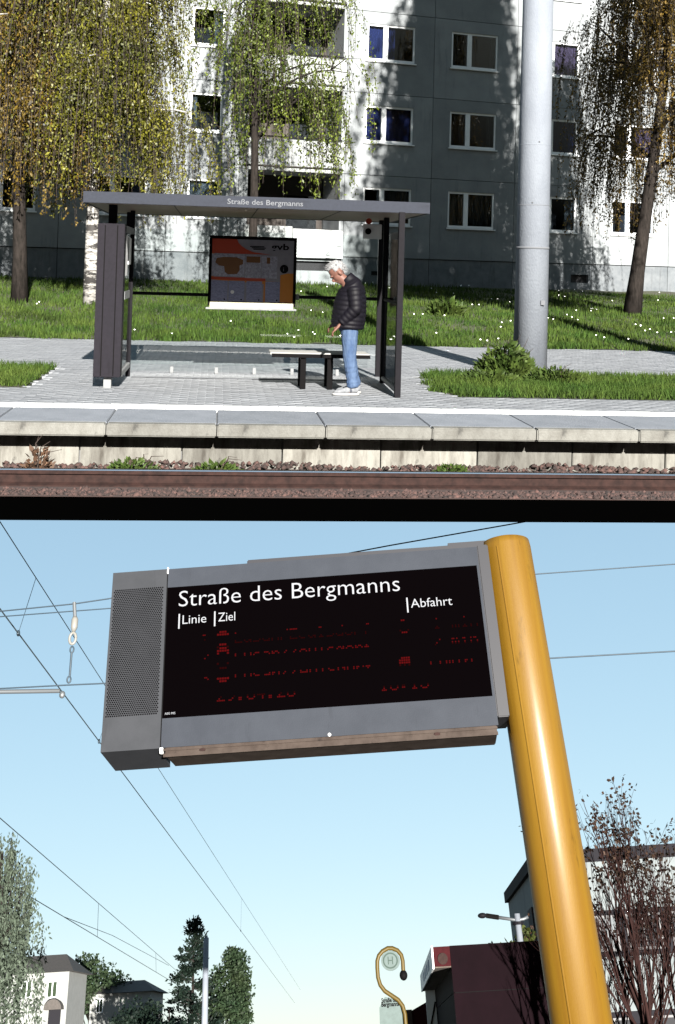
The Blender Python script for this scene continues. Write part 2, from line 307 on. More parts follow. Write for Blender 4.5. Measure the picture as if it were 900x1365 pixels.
while x < 10:
    inst('white_strip_tile', 'wt', lambda: MB().box(0, .296, 0, .30, 0, .05, .004), 'white_tile', plat, (x, 12.0, -.043 + random.uniform(0, .003))); x += .3
# pavers: small concrete setts, laid in running bond
def pavers(x0, x1, y0, y1, sx=.2, sy=.1, skip=None):
    V = []; Fc = []; ny = int((y1 - y0) / sy)
    for j in range(ny):
        xs = x0 - (sx / 2 if j % 2 else 0); n = int((x1 - x0) / sx) + 1
        for i in range(n):
            a, b = xs + i * sx, y0 + j * sy
            if skip and skip(a + sx / 2, b + sy / 2): continue
            z = random.uniform(-.0015, .0015); t = random.uniform(-.0006, .0006); g_ = .0025
            p = [(a + g_, b + g_, z), (a + sx - g_, b + g_, z + t), (a + sx - g_, b + sy - g_, z + t), (a + g_, b + sy - g_, z)]
            o = len(V); V += p + [(q[0], q[1], -.03) for q in p]
            Fc += [(o, o + 1, o + 2, o + 3), (o, o + 4, o + 5, o + 1), (o + 1, o + 5, o + 6, o + 2), (o + 2, o + 6, o + 7, o + 3), (o + 3, o + 7, o + 4, o)]
    return V, Fc
def in_patch(x, y):
    if 13.55 < y < 16.55 and x > 2.78 + .14 * abs(y - 14.4) + .1 * math.sin(y * 7): return True
    return 13.85 < y < 16.5 and x < -2.22 + .06 * math.sin(y * 9)
o = part('paving_setts', pavers(-7.5, 11, 12.32, 22.35, skip=in_patch), 'paver', plat, kind='stuff')
# ballast stones and the rail
def stones(n, xr, yr, zf, s0, s1):
    V = []; Fc = []
    base = np.array([(1, 0, 0), (-1, 0, 0), (0, 1, 0), (0, -1, 0), (0, 0, 1), (0, 0, -1)], float)
    f0 = np.array([(0, 2, 4), (2, 1, 4), (1, 3, 4), (3, 0, 4), (2, 0, 5), (1, 2, 5), (3, 1, 5), (0, 3, 5)])
    for i in range(n):
        s_ = random.uniform(s0, s1); a = random.uniform(0, 6.28); c_, d_ = math.cos(a), math.sin(a)
        P = base * s_ * rng.uniform(.6, 1.2, (6, 3)) + rng.uniform(-.3, .3, (6, 3)) * s_
        P = P @ np.array([[c_, -d_, 0], [d_, c_, 0], [0, 0, .75]]); xx, yy = random.uniform(*xr), random.uniform(*yr)
        Fc.append(f0 + 6 * i); V.append(P + (xx, yy, zf(xx, yy)))
    return np.concatenate(V), np.concatenate(Fc)
part('ballast_stones', stones(5200, (-5, 9), (EDGE + .03, 10.12), lambda x, y: BED + .004, .012, .035), 'ballast', bed, kind='stuff')
part('wall_foot_stones', stones(5200, (-5, 9), (10.40, 11.18), lambda x, y: BED + .01 + .16 * max(0, (y - 10.75)) * (.6 + .4 * math.sin(x * 3.1) * math.sin(x * 1.3)), .012, .042), 'ballast', bed, kind='stuff')
rail = thing('tram_rail', (0, 10.3, BED), 'rusty steel rail with polished bright head along the platform edge', 'rail')
prof = [(-.07, 0), (.07, 0), (.07, .012), (.012, .03), (.012, .105), (-.012, .105), (-.012, .03), (-.07, .012)]
part('rail_web', MB().prismx([(10.3 + a, BED + b) for a, b in prof], X0, X1), 'rail_rust', rail)
part('rail_head_side', MB().prismx([(10.3 + a, BED + b) for a, b in [(-.036, .106), (.036, .106), (.036, .138), (-.036, .138)]], X0, X1), 'rail_rust', rail)
part('rail_tread', MB().prismx([(10.3 + a, BED + b) for a, b in [(-.034, .139), (.034, .139), (.026, .147), (-.026, .147)]], X0, X1), 'rail_head', rail)

# lawn sheet, sloping up to the house
nx, ny = 60, 40; V = []; Fc = []
for j in range(ny + 1):
    for i in range(nx + 1):
        xx = -16 + 40 * i / nx; yy = 22.3 + (facY(xx) - .05 - 22.3) * j / ny
        V.append((xx, yy, .012 + lawn_z(xx, yy) + (.03 * math.sin(xx * 1.7 + yy) * math.sin(yy * .9) if j else 0)))
for j in range(ny):
    for i in range(nx): a = j * (nx + 1) + i; Fc.append((a, a + 1, a + nx + 2, a + nx + 1))
lawn = solo('lawn', (V, Fc), 'soil', (0, 22.3, 0), smooth=True, kind='structure')
def blades(P, hmin, hmax, wd, lean=.5):
    n = len(P); a = rng.uniform(0, 2 * np.pi, n); h = rng.uniform(hmin, hmax, n); w_ = rng.uniform(wd * .6, wd * 1.4, n)
    d = np.stack([np.cos(a), np.sin(a), np.zeros(n)], 1) * (w_ / 2)[:, None]; b = rng.uniform(0, 2 * np.pi, n); ln = rng.uniform(0, lean, n) * h
    t = np.stack([np.cos(b) * ln, np.sin(b) * ln, h], 1)
    V = np.concatenate([P - d, P + d, P + t * .55 + d * .6, P + t], 0)
    i = np.arange(n); return V, np.concatenate([np.stack([i, i + n, i + 2 * n], 1), np.stack([i, i + 2 * n, i + 3 * n], 1)])
n = 150000
yy = 22.15 + (rng.random(n) ** 1.25) * 15.9; xx = rng.uniform(-1, 1, n) * (yy * .36) + yy * .105; fy = 38.01 + math.tan(R(12)) * (xx - 5.72)
k = (yy < fy - .1) & (yy > 22.3 + .16 * np.sin(xx * 2.1) * np.sin(xx * 5.3) - .1 * rng.random(n)); xx, yy, fy = xx[k], yy[k], fy[k]
dens = np.sin(xx * 2.3 + 1) * np.sin(yy * 1.9) + .6 * np.sin(xx * 5.1 + yy * 3); k = rng.random(len(xx)) < .72 + .28 * dens; xx, yy, fy = xx[k], yy[k], fy[k]
P = np.stack([xx, yy, np.maximum(0, .93 * (yy - 22.3) / (fy - 22.3))], 1)
tall = .5 + .5 * np.sin(xx * 1.3 + 2 * np.sin(yy * .7)) * np.sin(yy * 1.1 + np.sin(xx * .9)); V, Fc = blades(P, .03, .10 + .13 * tall, .028)
part('grass_blades', (V, Fc), 'grass', lawn, kind='stuff', label='short meadow grass of the lawn')
def dots(P, r):
    n = len(P); a = rng.uniform(0, 6.28, n); V = []
    for k in range(5): V.append(P + np.stack([np.cos(a + k * 1.2566) * r, np.sin(a + k * 1.2566) * r * .5, np.sin(a + k * 1.2566) * r * .7], 1))
    i = np.arange(n); return np.concatenate(V), np.stack([i + k * n for k in range(5)], 1)
idx = rng.choice(len(P), 380, replace=False); idx = idx[((P[idx, 0] > 1.2) | (rng.random(380) < .15)) & (np.sin(P[idx, 0] * 1.9 + 1) * np.sin(P[idx, 1] * 1.3) > .25)]
part('daisies', dots(P[idx] + (0, 0, .13), .017), 'daisy', lawn, kind='stuff', label='small white daisies dotted over the lawn')
# two grass patches by the platform
def patch(name, x0, x1, y0, y1, n, label):
    g_ = MB(); m = 40; ring = []
    o_ = solo(name, MB().box(x0 - .3, x1, y0 - .02, y1 + .02, -.03, -.006), 'soil', ((x0 + x1) / 2, (y0 + y1) / 2, 0), label=label, cat='grass', kind='stuff')
    Q = np.stack([rng.uniform(x0 - .3, x1, n), rng.uniform(y0, y1, n), np.zeros(n)], 1); Q = Q[[in_patch(q[0], q[1]) for q in Q]]
    part('grass_blades', blades(Q, .04, .13, .016, .9), 'grass', o_, kind='stuff'); return Q
Q = patch('grass_patch', 2.9, 9.5, 13.55, 16.5, 30000, 'green grass patch round the foot of the concrete mast')
patch('grass_patch', -6.2, -2.25, 13.9, 16.45, 14000, 'grass patch in the paving left of the shelter')

# ------------------------------------------------------------------ apartment building
FAC = Matrix.Translation((5.72, 38.01, 0)) @ Matrix.Rotation(R(12), 4, 'Z')
bld = thing('apartment_building', (0, 0, 0), 'pale concrete slab apartment house with white windows and dark loggias behind the lawn', 'building', fr=FAC)
bays = [(-14.6, -10.95, -13.4, -11.66), (-10.95, -7.6, -10.0, -8.25), (-7.6, -5.25, -6.93, -5.85), (-5.25, -1.6, None, None), (-1.6, 1.55, -.93, .83),
        (1.55, 4.75, 2.2, 3.98), (4.75, 7.95, 5.47, 7.25), (7.95, 11.15, 8.71, 10.48), (11.15, 14.4, 11.9, 13.65), (14.4, 17.6, 15.1, 16.9)]
ROW = [1.88, 4.68, 7.48, 10.28]; G = .009
core = MB().box(-14.7, 17.7, 2.2, 10, .1, 13.0)
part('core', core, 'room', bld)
part('roof', MB().box(-14.8, 17.8, -.12, 10.1, 13.09, 13.4), 'plinth', bld)
part('side_wall', MB().box(-14.75, -14.61, -.01, 10, .1, 13.08), 'facade', bld); part('side_wall', MB().box(17.61, 17.75, -.01, 10, .1, 13.08), 'facade', bld)
cur = {(4, 1): [('curtain_blue', 0, 1)], (4, 2): [('curtain_blue', 0, .62)], (6, 2): [('curtain_purple', 0, 1)], (6, 1): [('curtain_blue', .35, 1)], (5, 0): [('curtain_white', 0, 1)], (4, 0): [('curtain_white', .3, 1)],
       (2, 0): [('curtain_white', 0, .9)], (0, 2): [('curtain_white', .2, 1)], (5, 2): [('curtain_white', 0, .12), ('curtain_white', .9, 1)], (5, 1): [('curtain_white', .86, 1)], (2, 2): [('curtain_white', .7, 1)], (2, 1): [('curtain_white', 0, .2)], (7, 1): [('curtain_purple', .6, 1)], (7, 0): [('curtain_white', .75, 1)], (6, 0): [('curtain_white', .8, 1)], (1, 1): [('curtain_white', 0, .3)]}
def window(u0, u1, v0, v1, key):
    fr = MB(); t = .065; mu = u0 + (u1 - u0) * (.39 if u1 - u0 > 1.3 else 2)
    # frame set back in the opening, the sides proud enough to catch the sun
    fr.box(u0, u0 + t, .03, .11, v0, v1); fr.box(u1 - t, u1, .03, .11, v0, v1); fr.box(u0 + t, u1 - t, .03, .11, v1 - t, v1); fr.box(u0 + t, u1 - t, .03, .11, v0, v0 + .085)
    if mu < u1: fr.box(mu - .085, mu + .085, .025, .112, v0 + .085, v1 - t)
    w_ = part('window', fr, 'window_white', bld)
    if mu < u1:
        part('pane', MB().box(u0 + t, mu - .085, .06, .066, v0 + .085, v1 - t), 'window_glass', w_); part('pane', MB().box(mu + .085, u1 - t, .06, .066, v0 + .085, v1 - t), 'window_glass', w_)
    else: part('pane', MB().box(u0 + t, u1 - t, .06, .066, v0 + .085, v1 - t), 'window_glass', w_)
    part('sill', MB().box(u0 - .05, u1 + .05, -.06, .028, v0 - .05, v0 - .006, .008), 'window_white', w_)
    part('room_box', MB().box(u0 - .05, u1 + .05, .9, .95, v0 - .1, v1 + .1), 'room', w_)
    for m, a, b in cur.get(key, []):
        n_ = 26; ua, ub = u0 + t + (u1 - u0 - 2 * t) * a, u0 + t + (u1 - u0 - 2 * t) * b; V = []; Fc = []
        for i in range(n_ + 1):
            d = .17 + .02 * math.sin(i * 1.7); V += [(ua + (ub - ua) * i / n_, d, v0 + .05), (ua + (ub - ua) * i / n_, d, v1 - .03)]
        for i in range(n_): Fc.append((2 * i, 2 * i + 2, 2 * i + 3, 2 * i + 1))
        part('curtain', (V, Fc), m, w_, True)
for bi, (a, b, w0, w1) in enumerate(bays):
    for ri, v in enumerate(ROW):
        top = v + 2.8
        if w0 is not None:
            v0, v1 = v + 1.12, v + 2.38; q = MB()
            q.box(a + G, w0, 0, .2, v + G, top - G); q.box(w1, b - G, 0, .2, v + G, top - G); q.box(w0, w1, 0, .2, v + G, v0); q.box(w0, w1, 0, .2, v1, top - G)
            part('wall_panel', q, 'facade', bld); window(w0, w1, v0, v1, (bi, ri))
        else:
            la, lb = -4.95, -1.76; q = MB()
            part('wall_panel', MB().box(a + G, la, 0, 2, v + G, top - G), 'facade', bld); part('wall_panel', MB().box(lb, b - G, 0, 2, v + G, top - G), 'facade', bld)
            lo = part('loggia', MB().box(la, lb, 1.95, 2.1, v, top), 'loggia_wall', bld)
            part('floor_slab', MB().box(la, lb, -.04, 1.95, v - .02, v + .12), 'parapet', lo)
            if ri:
                part('parapet', MB().box(la - .16, lb + .06, -.16, -.05, v + .14, v + 1.02, .01), 'parapet', lo); part('handrail', MB().box(la - .1, lb, -.13, -.07, v + 1.08, v + 1.12), 'anthracite', lo)
            else:
                part('parapet', MB().box(la - .1, -3.42, -.14, -.05, v - .05, v + .95, .01), 'parapet', lo)
                gp = part('grille_panel', MB().box(-3.40, -1.64, -.12, -.06, v - .08, v + .88), 'parapet', lo)
                for k in range(9): part('slat', MB().box(-3.38, -1.66, -.15, -.121, v - .06 + k * .103, v + .02 + k * .103), 'window_white', gp)
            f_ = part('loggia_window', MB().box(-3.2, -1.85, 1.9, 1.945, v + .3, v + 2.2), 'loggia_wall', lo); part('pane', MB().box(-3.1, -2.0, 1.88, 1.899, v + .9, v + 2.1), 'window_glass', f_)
for bi, (a, b, w0, w1) in enumerate(bays):   # cellar panels, a little set back, with cellar windows
    q = MB(); cw = {3: (-3.35, -1.95, 1.38, 1.70), 4: (-.55, -.15, 1.28, 1.42), 6: (7.1, 7.82, 1.2, 1.49), 8: (12.4, 13.1, 1.2, 1.49), 1: (-9.4, -8.7, 1.2, 1.49)}.get(bi)
    if cw:
        u0, u1, v0, v1 = cw
        q.box(a + G, u0, .03, .2, .1, 1.86); q.box(u1, b - G, .03, .2, .1, 1.86); q.box(u0, u1, .03, .2, .1, v0); q.box(u0, u1, .03, .2, v1, 1.86)
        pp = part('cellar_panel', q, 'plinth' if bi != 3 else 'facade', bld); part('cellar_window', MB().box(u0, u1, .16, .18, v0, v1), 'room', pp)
    else: part('cellar_panel', MB().box(a + G, b - G, .03, .2, .1, 1.86), 'plinth', bld)

# ------------------------------------------------------------------ trees
def leaf_quads(P, D, ln, wd):
    """diamond leaves at P pointing along D"""
    n = len(P); ln = np.asarray(ln)[:, None]; wd = np.asarray(wd)[:, None]
    r_ = rng.normal(size=(n, 3)); s_ = np.cross(D, r_); s_ /= np.linalg.norm(s_, axis=1)[:, None] + 1e-9
    V = np.concatenate([P, P + D * ln * .45 + s_ * wd, P + D * ln, P + D * ln * .45 - s_ * wd]); i = np.arange(n)
    return V, np.stack([i, i + n, i + 2 * n, i + 3 * n], 1)
def norm(a): return a / (np.linalg.norm(a, axis=1)[:, None] + 1e-9)
def birch(base, h, lean, r0, label, crown_r, zlow, nstr, leafm='birch_leaf', barkm='birch_bark', slen=(1.0, 3.0), bias=(0, 0), leaf=.066, first=.28, group='birches in front of the house', leafstep=.029):
    t = thing('birch_tree', base, label, 'tree', group); bx_, by_, bz = base
    tp = []; 
    for i in range(11):
        q = i / 10; tp.append(Vector((bx_ + lean[0] * q + .12 * math.sin(q * 5 + bx_), by_ + lean[1] * q + .1 * math.cos(q * 4 + bx_), bz - .1 + h * q)))
    part('trunk', MB().tube(tp, [r0 * (1.25 if i == 0 else 1) * (1 - .9 * i / 10) + .015 for i in range(11)], 10), barkm, t, True)
    limbs = MB(); tips = []
    for k in range(17):
        q = first + (1 - first) * (k + random.random() * .6) / 17 * .93; i = min(9, int(q * 10)); p0 = tp[i].lerp(tp[i + 1], q * 10 - i)
        a = k * 2.4 + random.uniform(-.5, .5); ext = crown_r * (1.05 - .75 * max(0, q - first) / (1 - first)) * random.uniform(.65, 1.1)
        d = Vector((math.cos(a) * ext + bias[0] * random.random(), math.sin(a) * ext * .8 + bias[1] * random.random(), 0)); rise = h * .13 * random.uniform(.5, 1.3)
        pts = [p0 + d * u + Vector((0, 0, rise * (1.9 * u - 1.25 * u * u))) for u in np.linspace(0, 1, 7)]
        rr = r0 * .38 * (1 - q * .6); limbs.tube(pts, [rr * (1 - .85 * u) + .006 for u in np.linspace(0, 1, 7)], 5, False)
        for j in range(4):
            u = random.uniform(.3, .95); b = pts[min(6, int(u * 6))]; e = b + Vector((random.uniform(-1, 1), random.uniform(-1, 1), random.uniform(-.1, .7))) * crown_r * .35
            limbs.tube([b, b.lerp(e, .5) + Vector((0, 0, .15)), e], [rr * .4 + .004, rr * .25 + .004, .004], 4, False); tips += [(b, .6), (e, 1)]; 
            tips.append((b.lerp(e, .6), 1))
        tips += [(p, 1) for p in pts[2:]]
    part('limbs', limbs, barkm, t, True)
    SV = []; SF = []; LP = []; LD = []; so = 0
    for k in range(nstr):
        p, _ = random.choice(tips); p = Vector(p) + Vector((random.gauss(0, .28), random.gauss(0, .28), random.gauss(0, .15)))
        ln = random.uniform(*slen); zl = bz + zlow + random.uniform(0, 1.3); ln = min(ln, max(.4, p.z - zl)) if p.z > zl else .3
        out = Vector((p.x - bx_ - lean[0] * .6, p.y - by_, 0)); out = out.normalized() * random.uniform(0, .25) * ln if out.length > .01 else Vector()
        sw = Vector((random.gauss(0, .08), random.gauss(0, .08), 0)) * ln; m_ = 5
        pts = np.array([p + (out + sw) * (u ** .6) + Vector((0, 0, -ln * (u - .12 * math.sin(u * 3.14)))) for u in np.linspace(0, 1, m_)])
        for q in pts:
            r_ = .006; SV += [(q[0] + r_, q[1], q[2]), (q[0] - r_ * .5, q[1] + r_, q[2]), (q[0] - r_ * .5, q[1] - r_, q[2])]
        for i in range(m_ - 1):
            for c in range(3): SF.append((so + i * 3 + c, so + i * 3 + (c + 1) % 3, so + i * 3 + 3 + (c + 1) % 3, so + i * 3 + 3 + c))
        so += 3 * m_
        nl = int(ln / leafstep * random.choice((.25, .8, 1.0, 1.3, 1.6))) + 3; u = (rng.random(nl) ** random.uniform(.6, 1.3)) * (m_ - 1); i0 = np.minimum(u.astype(int), m_ - 2); fr_ = (u - i0)[:, None]
        q = pts[i0] * (1 - fr_) + pts[i0 + 1] * fr_ + rng.normal(0, 1, (nl, 3)) * rng.uniform(.015, .085, (nl, 1)); LP.append(q)
        LD.append(rng.normal(0, .55, (nl, 3)) + (0, 0, -1))
    part('hanging_twigs', (SV, SF), 'twig', t, kind='stuff')
    LP = np.concatenate(LP); LD = norm(np.concatenate(LD)); n_ = len(LP)
    part('crown', leaf_quads(LP, LD, leaf * rng.lognormal(-.05, .42, n_), leaf * rng.uniform(.22, .46, n_)), leafm, t, kind='stuff'); return t
def lz(x, y): return lawn_z(x, y)
birch((-3.1, 28.6, lz(-3.1, 28.6)), 13.5, (.2, .3), .17, 'big weeping birch with pale trunk rising behind the left end of the shelter', 2.6, 1.9, 2000, 'birch_leaf_warm', first=.28, slen=(.8, 3.6), bias=(-.3, -1.4))
birch((.75, 29.6, lz(.75, 29.6)), 12.5, (.1, .2), .12, 'slim weeping birch with dark trunk behind the poster case', 2.4, 1.9, 560, 'birch_leaf', 'dark_bark', bias=(1.9, 0), first=.33, slen=(1.0, 2.8))
birch((11.55, 30.2, lz(11.55, 30.2)), 13, (1.2, .2), .2, 'weeping birch with rugged dark trunk near the right edge of the lawn', 3.0, 2.0, 1350, 'birch_leaf_leak_red', 'dark_bark', first=.3, slen=(1.2, 3.2))
birch((-4.95, 28.4, lz(-4.95, 28.4)), 13, (-.3, .2), .17, 'birch with dark trunk at the far left of the lawn', 1.8, 1.9, 1050, 'birch_leaf_leak_orange', 'dark_bark', first=.26, slen=(1.2, 3.2))
birch((9.5, 18.6, 0), 24, (.3, .2), .25, 'tall birch just outside the right of the picture whose shadow darkens the house', 3.1, 7.0, 1400, 'birch_leaf', slen=(2.2, 7.5), first=.34, leaf=.18, group='birches beside the pavement', leafstep=.06)

# leafy weeds round the foot of the mast and along the wall
def weed(base, r, h, n, label, stalks=0, leaf=.07, m='weed'):
    t = thing('weed_clump', base, label, 'plant', 'weeds'); P = []; D = []
    a = rng.uniform(0, 6.28, n); rr = r * np.sqrt(rng.random(n)); z = rng.random(n) * h * (1.05 - (rr / r) ** 2 * .8)
    P = np.stack([base[0] + np.cos(a) * rr * 1.0, base[1] + np.sin(a) * rr * .7, base[2] + z], 1); D = norm(np.stack([np.cos(a), np.sin(a), rng.uniform(.1, 1.6, n)], 1) + rng.normal(0, .45, (n, 3)))
    part('leaves', leaf_quads(P, D, rng.uniform(leaf * .6, leaf * 1.4, n), rng.uniform(leaf * .16, leaf * .34, n)), m, t, kind='stuff')
    if stalks:
        for k in range(stalks):
            g_ = MB(); b = Vector((base[0] + random.uniform(-r, r) * .6, base[1] + random.uniform(-.1, .1), base[2])); e = b + Vector((random.uniform(-.12, .2), 0, h * random.uniform(1, 1.7))); g_.tube([b, b.lerp(e, .6) + Vector((0, 0, .05)), e + Vector((.06, 0, -.04))], [.006, .005, .002], 4)
            part('stalk', g_, 'twig', t)
    return t
weed((4.12, 15.75, 0), .42, .5, 1800, 'tall leafy weeds heaped against the left foot of the concrete mast', 5, .10)
weed((4.72, 15.3, 0), .42, .2, 1100, 'low leafy weeds in front of the concrete mast', 6, .08)
weed((3.75, 15.2, 0), .4, .16, 800, 'low trailing weeds left of the concrete mast', 0, .08)
weed((2.3, 10.75, BED), .16, .12, 380, 'bright green weeds at the foot of the platform wall below the mast', 0, .06)
weed((.05, 10.8, BED), .2, .12, 320, 'grassy weeds at the platform wall below the poster case', 4, .06)
weed((-.75, 10.75, BED), .25, .14, 300, 'sparse weeds at the platform wall below the left of the shelter', 3, .06)
weed((-1.6, 10.7, BED), .12, .28, 200, 'rusty brown dock plant at the far left foot of the platform wall', 5, .07, 'dry_stalk')
weed((5.9, 28.5, lz(5.9, 28.5)), .4, .3, 500, 'tuft of long blades on the lawn left of the concrete mast', 0, .22)

# ------------------------------------------------------------------ concrete mast
mast = thing('concrete_mast', (4.6, 16.2, 0), 'thick pale concrete catenary mast standing in the grass beside the shelter', 'mast')
def taper(z): return .248 - .0042 * z
zs = [-.1, 1.9, 3.4, 4.6, 6.5, 9.5]
def mring(z0, z1, m, name, grow=0, n=40):
    return part(name, MB().tube([(4.6, 16.2, z0), (4.6, 16.2, (z0 + z1) / 2), (4.6, 16.2, z1)], [taper(z0) + grow, taper((z0 + z1) / 2) + grow, taper(z1) + grow], n), m, mast, True)
mring(-.1, 9.5, 'mast_concrete', 'shaft'); mring(1.885, 1.915, 'mast_seam', 'clamp_band', .004); mring(2.52, 2.53, 'mast_seam', 'casting_seam', .0015); mring(3.41, 3.418, 'mast_concrete', 'casting_seam', .002)
part('number_plate', MB().box(4.67, 4.73, 15.942, 15.962, 1.07, 1.14, .003), 'mast_seam', mast)
part('bolt', MB().ell((4.6, 15.962, 3.45), .012, .012, .012, 8, 6), 'mast_seam', mast); part('bolt', MB().ell((4.52, 15.97, 2.56), .012, .012, .012, 8, 6), 'mast_seam', mast)

# ------------------------------------------------------------------ tram shelter
SH = thing('tram_shelter', (.4, 14.6, 0), 'open tram shelter with flat grey roof, glass back wall and dark posts', 'shelter')
YF, YR = 13.4, 16.4
roof = part('roof', MB().box(-1.57, 2.5, YF + .03, YR, 2.245, 2.335), 'roof_felt', SH)
part('fascia', MB().box(-1.585, 2.515, YF, YF + .028, 2.215, 2.35, .004), 'fascia', roof); part('fascia', MB().box(-1.6, -1.572, YF + .03, YR, 2.215, 2.35), 'fascia', roof); part('fascia', MB().box(2.502, 2.53, YF + .03, YR, 2.215, 2.35), 'fascia', roof)
part('fascia', MB().box(-1.57, 2.5, YR + .002, YR + .03, 2.215, 2.35), 'fascia', roof)
part('soffit', MB().box(-1.57, 2.5, YF + .03, YR, 2.222, 2.243), 'soffit', roof)
for xx in (-.55, .45, 1.45): part('soffit_joint', MB().box(xx, xx + .012, YF + .05, YR - .02, 2.217, 2.221), 'anthracite', roof)
put_words('Straße des Bergmanns', .085, 2.255, YF - .003, .90, .062, .008, 'fascia_lettering', roof)
# left end: post, dark display box, side frame
post = lambda x0, x1, y0, y1, z0, z1: MB().box(x0, x1, y0, y1, z0, z1, .004)
part('post', post(-1.34, -1.24, 13.85, 13.95, .32, 2.222), 'anthracite', SH); part('post_foot', post(-1.335, -1.245, 13.855, 13.945, 0, .32), 'galvanised', SH)
pb = thing_panel = part('end_panel', MB().box(-1.455, -1.135, 13.78, 14.05, .14, 1.99, .006), 'anthracite_panel', SH)
for xx in (-1.372, -1.225): part('panel_seam', MB().box(xx, xx + .012, 13.772, 13.779, .16, 1.97), 'black', pb)
part('side_frame', post(-1.19, -1.13, 15.3, 15.36, 0, 2.222), 'anthracite', SH)
part('side_rail', post(-1.185, -1.135, 14.05, 15.3, 1.9, 1.98), 'galvanised', SH); part('side_rail', post(-1.185, -1.135, 14.05, 15.3, .12, .19), 'galvanised', SH)
part('side_glass', MB().box(-1.168, -1.158, 14.05, 15.3, .2, 1.9), 'shelter_glass', SH)
part('notice', MB().box(-1.156, -1.15, 14.1, 14.55, 1.36, 1.86), 'paper', SH); part('notice', MB().box(-1.156, -1.15, 14.75, 15.1, 1.5, 1.84), 'paper', SH)
part('notice_backing', MB().box(-1.172, -1.17, 14.06, 15.28, 1.0, 1.9), 'black', SH); part('notice_label', MB().box(-1.156, -1.15, 14.3, 15.1, 1.06, 1.16), 'galvanised', SH)
# back wall: posts, rail, panes
YB = 15.9
for xx in (-1.25, 2.30): part('back_post', post(xx - .035, xx + .035, YB - .035, YB + .035, 0, 2.222), 'anthracite', SH)
part('back_rail', MB().tube([(-1.2, YB, 1.1), (2.26, YB, 1.1)], .024, 10), 'anthracite', SH)
for xx, xw in ((-1.18, 2.31), (1.14, 1.12)): part('back_pane', MB().box(xx, xx + xw, YB - .006, YB + .006, .12, 2.0), 'shelter_glass', SH)
for xx in (-.6, .02, .55, 1.08, 1.72): part('pane_foot', post(xx - .022, xx + .022, YB - .02, YB + .02, 0, .09), 'galvanised', SH)
for xx in (-.06, 1.11, 2.0): part('rail_clamp', MB().box(xx - .04, xx + .04, YB - .03, YB + .03, 1.06, 1.14), 'galvanised', SH)
part('paving_joint_shade', MB().box(-1.1, 1.9, 15.2, 15.26, .005, .012), 'mast_seam', SH)  # dark strip drawn for a paving joint and the shadow in it
# right end
part('post', post(2.145, 2.215, 13.34, 13.42, 0, 2.222), 'anthracite', SH); part('post', post(2.20, 2.27, 14.95, 15.02, 0, 2.222), 'anthracite', SH)
part('side_glass', MB().add([(2.18, 13.43, .1), (2.19, 13.43, .1), (2.245, 14.94, .1), (2.235, 14.94, .1), (2.18, 13.43, 2.0), (2.19, 13.43, 2.0), (2.245, 14.94, 2.0), (2.235, 14.94, 2.0)],
     [(0, 3, 2, 1), (4, 5, 6, 7), (0, 1, 5, 4), (1, 2, 6, 5), (2, 3, 7, 6), (3, 0, 4, 7)]), 'shelter_glass', SH)
part('side_rail', MB().tube([(2.185, 13.43, .07), (2.235, 14.94, .07)], .03, 6), 'galvanised', SH)
part('side_rail', MB().tube([(2.185, 13.43, 1.12), (2.235, 14.94, 1.12)], .022, 8), 'anthracite', SH)
lamp = part('speaker_box', MB().box(1.92, 2.17, 14.96, 15.0, 1.93, 2.13, .006), 'paper', SH)
part('speaker', MB().disc((1.985, 2.03), .042, 14.945, 14.959), 'black', lamp); part('ceiling_lamp', MB().disc((1.985, 2.165), .04, 14.9, 14.95), 'poster_red', SH)
# poster case
PC = thing('poster_case', (.48, 15.84, .95), 'dark poster case with red and grey transit information hung on the shelter glass', 'poster case')
px0, px1, pz0, pz1 = -.10, 1.065, .96, 1.90
part('back_board', MB().box(px0, px1, 15.84, 15.885, pz0, pz1), 'anthracite', PC)
fr = MB(); fr.box(px0 - .03, px0, 15.815, 15.885, pz0, pz1); fr.box(px1, px1 + .03, 15.815, 15.885, pz0, pz1); fr.box(px0 - .03, px1 + .03, 15.815, 15.885, pz1, pz1 + .035); part('frame', fr, 'black', PC)
fr = MB(); fr.box(px0 - .055, px1 + .045, 15.80, 15.885, pz0 - .055, pz0 - .03, .003); part('ledge', fr, 'galvanised', PC)
part('ledge_strip', MB().box(px0, px1, 15.822, 15.838, pz0 - .028, pz0 + .05), 'cream', PC)
def pos(u, v): return px0 + .01 + (px1 - px0 - .02) * u, pz0 + .06 + (pz1 - pz0 - .07) * v
def sheet(u0, u1, v0, v1, m, y, name='printed_sheet'):
    a, b = pos(u0, v0), pos(u1, v1); return part(name, MB().box(a[0], b[0], y, y + .002, a[1], b[1]), m, PC)
sheet(0, 1, 0, 1, 'poster_grey', 15.836, 'poster')
def poly(pts, m, y, name='printed_shape'): return part(name, MB().prism([pos(*p) for p in pts], y, y + .0015), m, PC)
poly([(0, 1), (0, .77), (.72, .765), (.62, .78), (.5, .80), (.42, .84), (.36, .89), (.32, .94), (.30, 1)], 'poster_red', 15.833)
poly([(0, .775), (.03, .775), (.03, .36), (.84, .33), (.84, .44), (.93, .47), (1, .47), (1, 0), (.64, 0), (.64, .29), (0, .345)][::-1], 'poster_orange', 15.8335)
poly([(0, .39), (.66, .38), (.66, .335), (0, .345)], 'poster_red', 15.831)
sheet(.0, .40, .40, .76, 'poster_sheet', 15.829); sheet(.41, .60, .38, .75, 'poster_sheet', 15.829); sheet(.61, .80, .38, .74, 'poster_sheet', 15.829)
poly([(.04, .62), (.06, .69), (.14, .71), (.3, .71), (.38, .67), (.38, .6), (.34, .58), (.34, .50), (.31, .44), (.2, .43), (.16, .47), (.15, .56), (.09, .57)][::-1], 'poster_ochre', 15.8275)
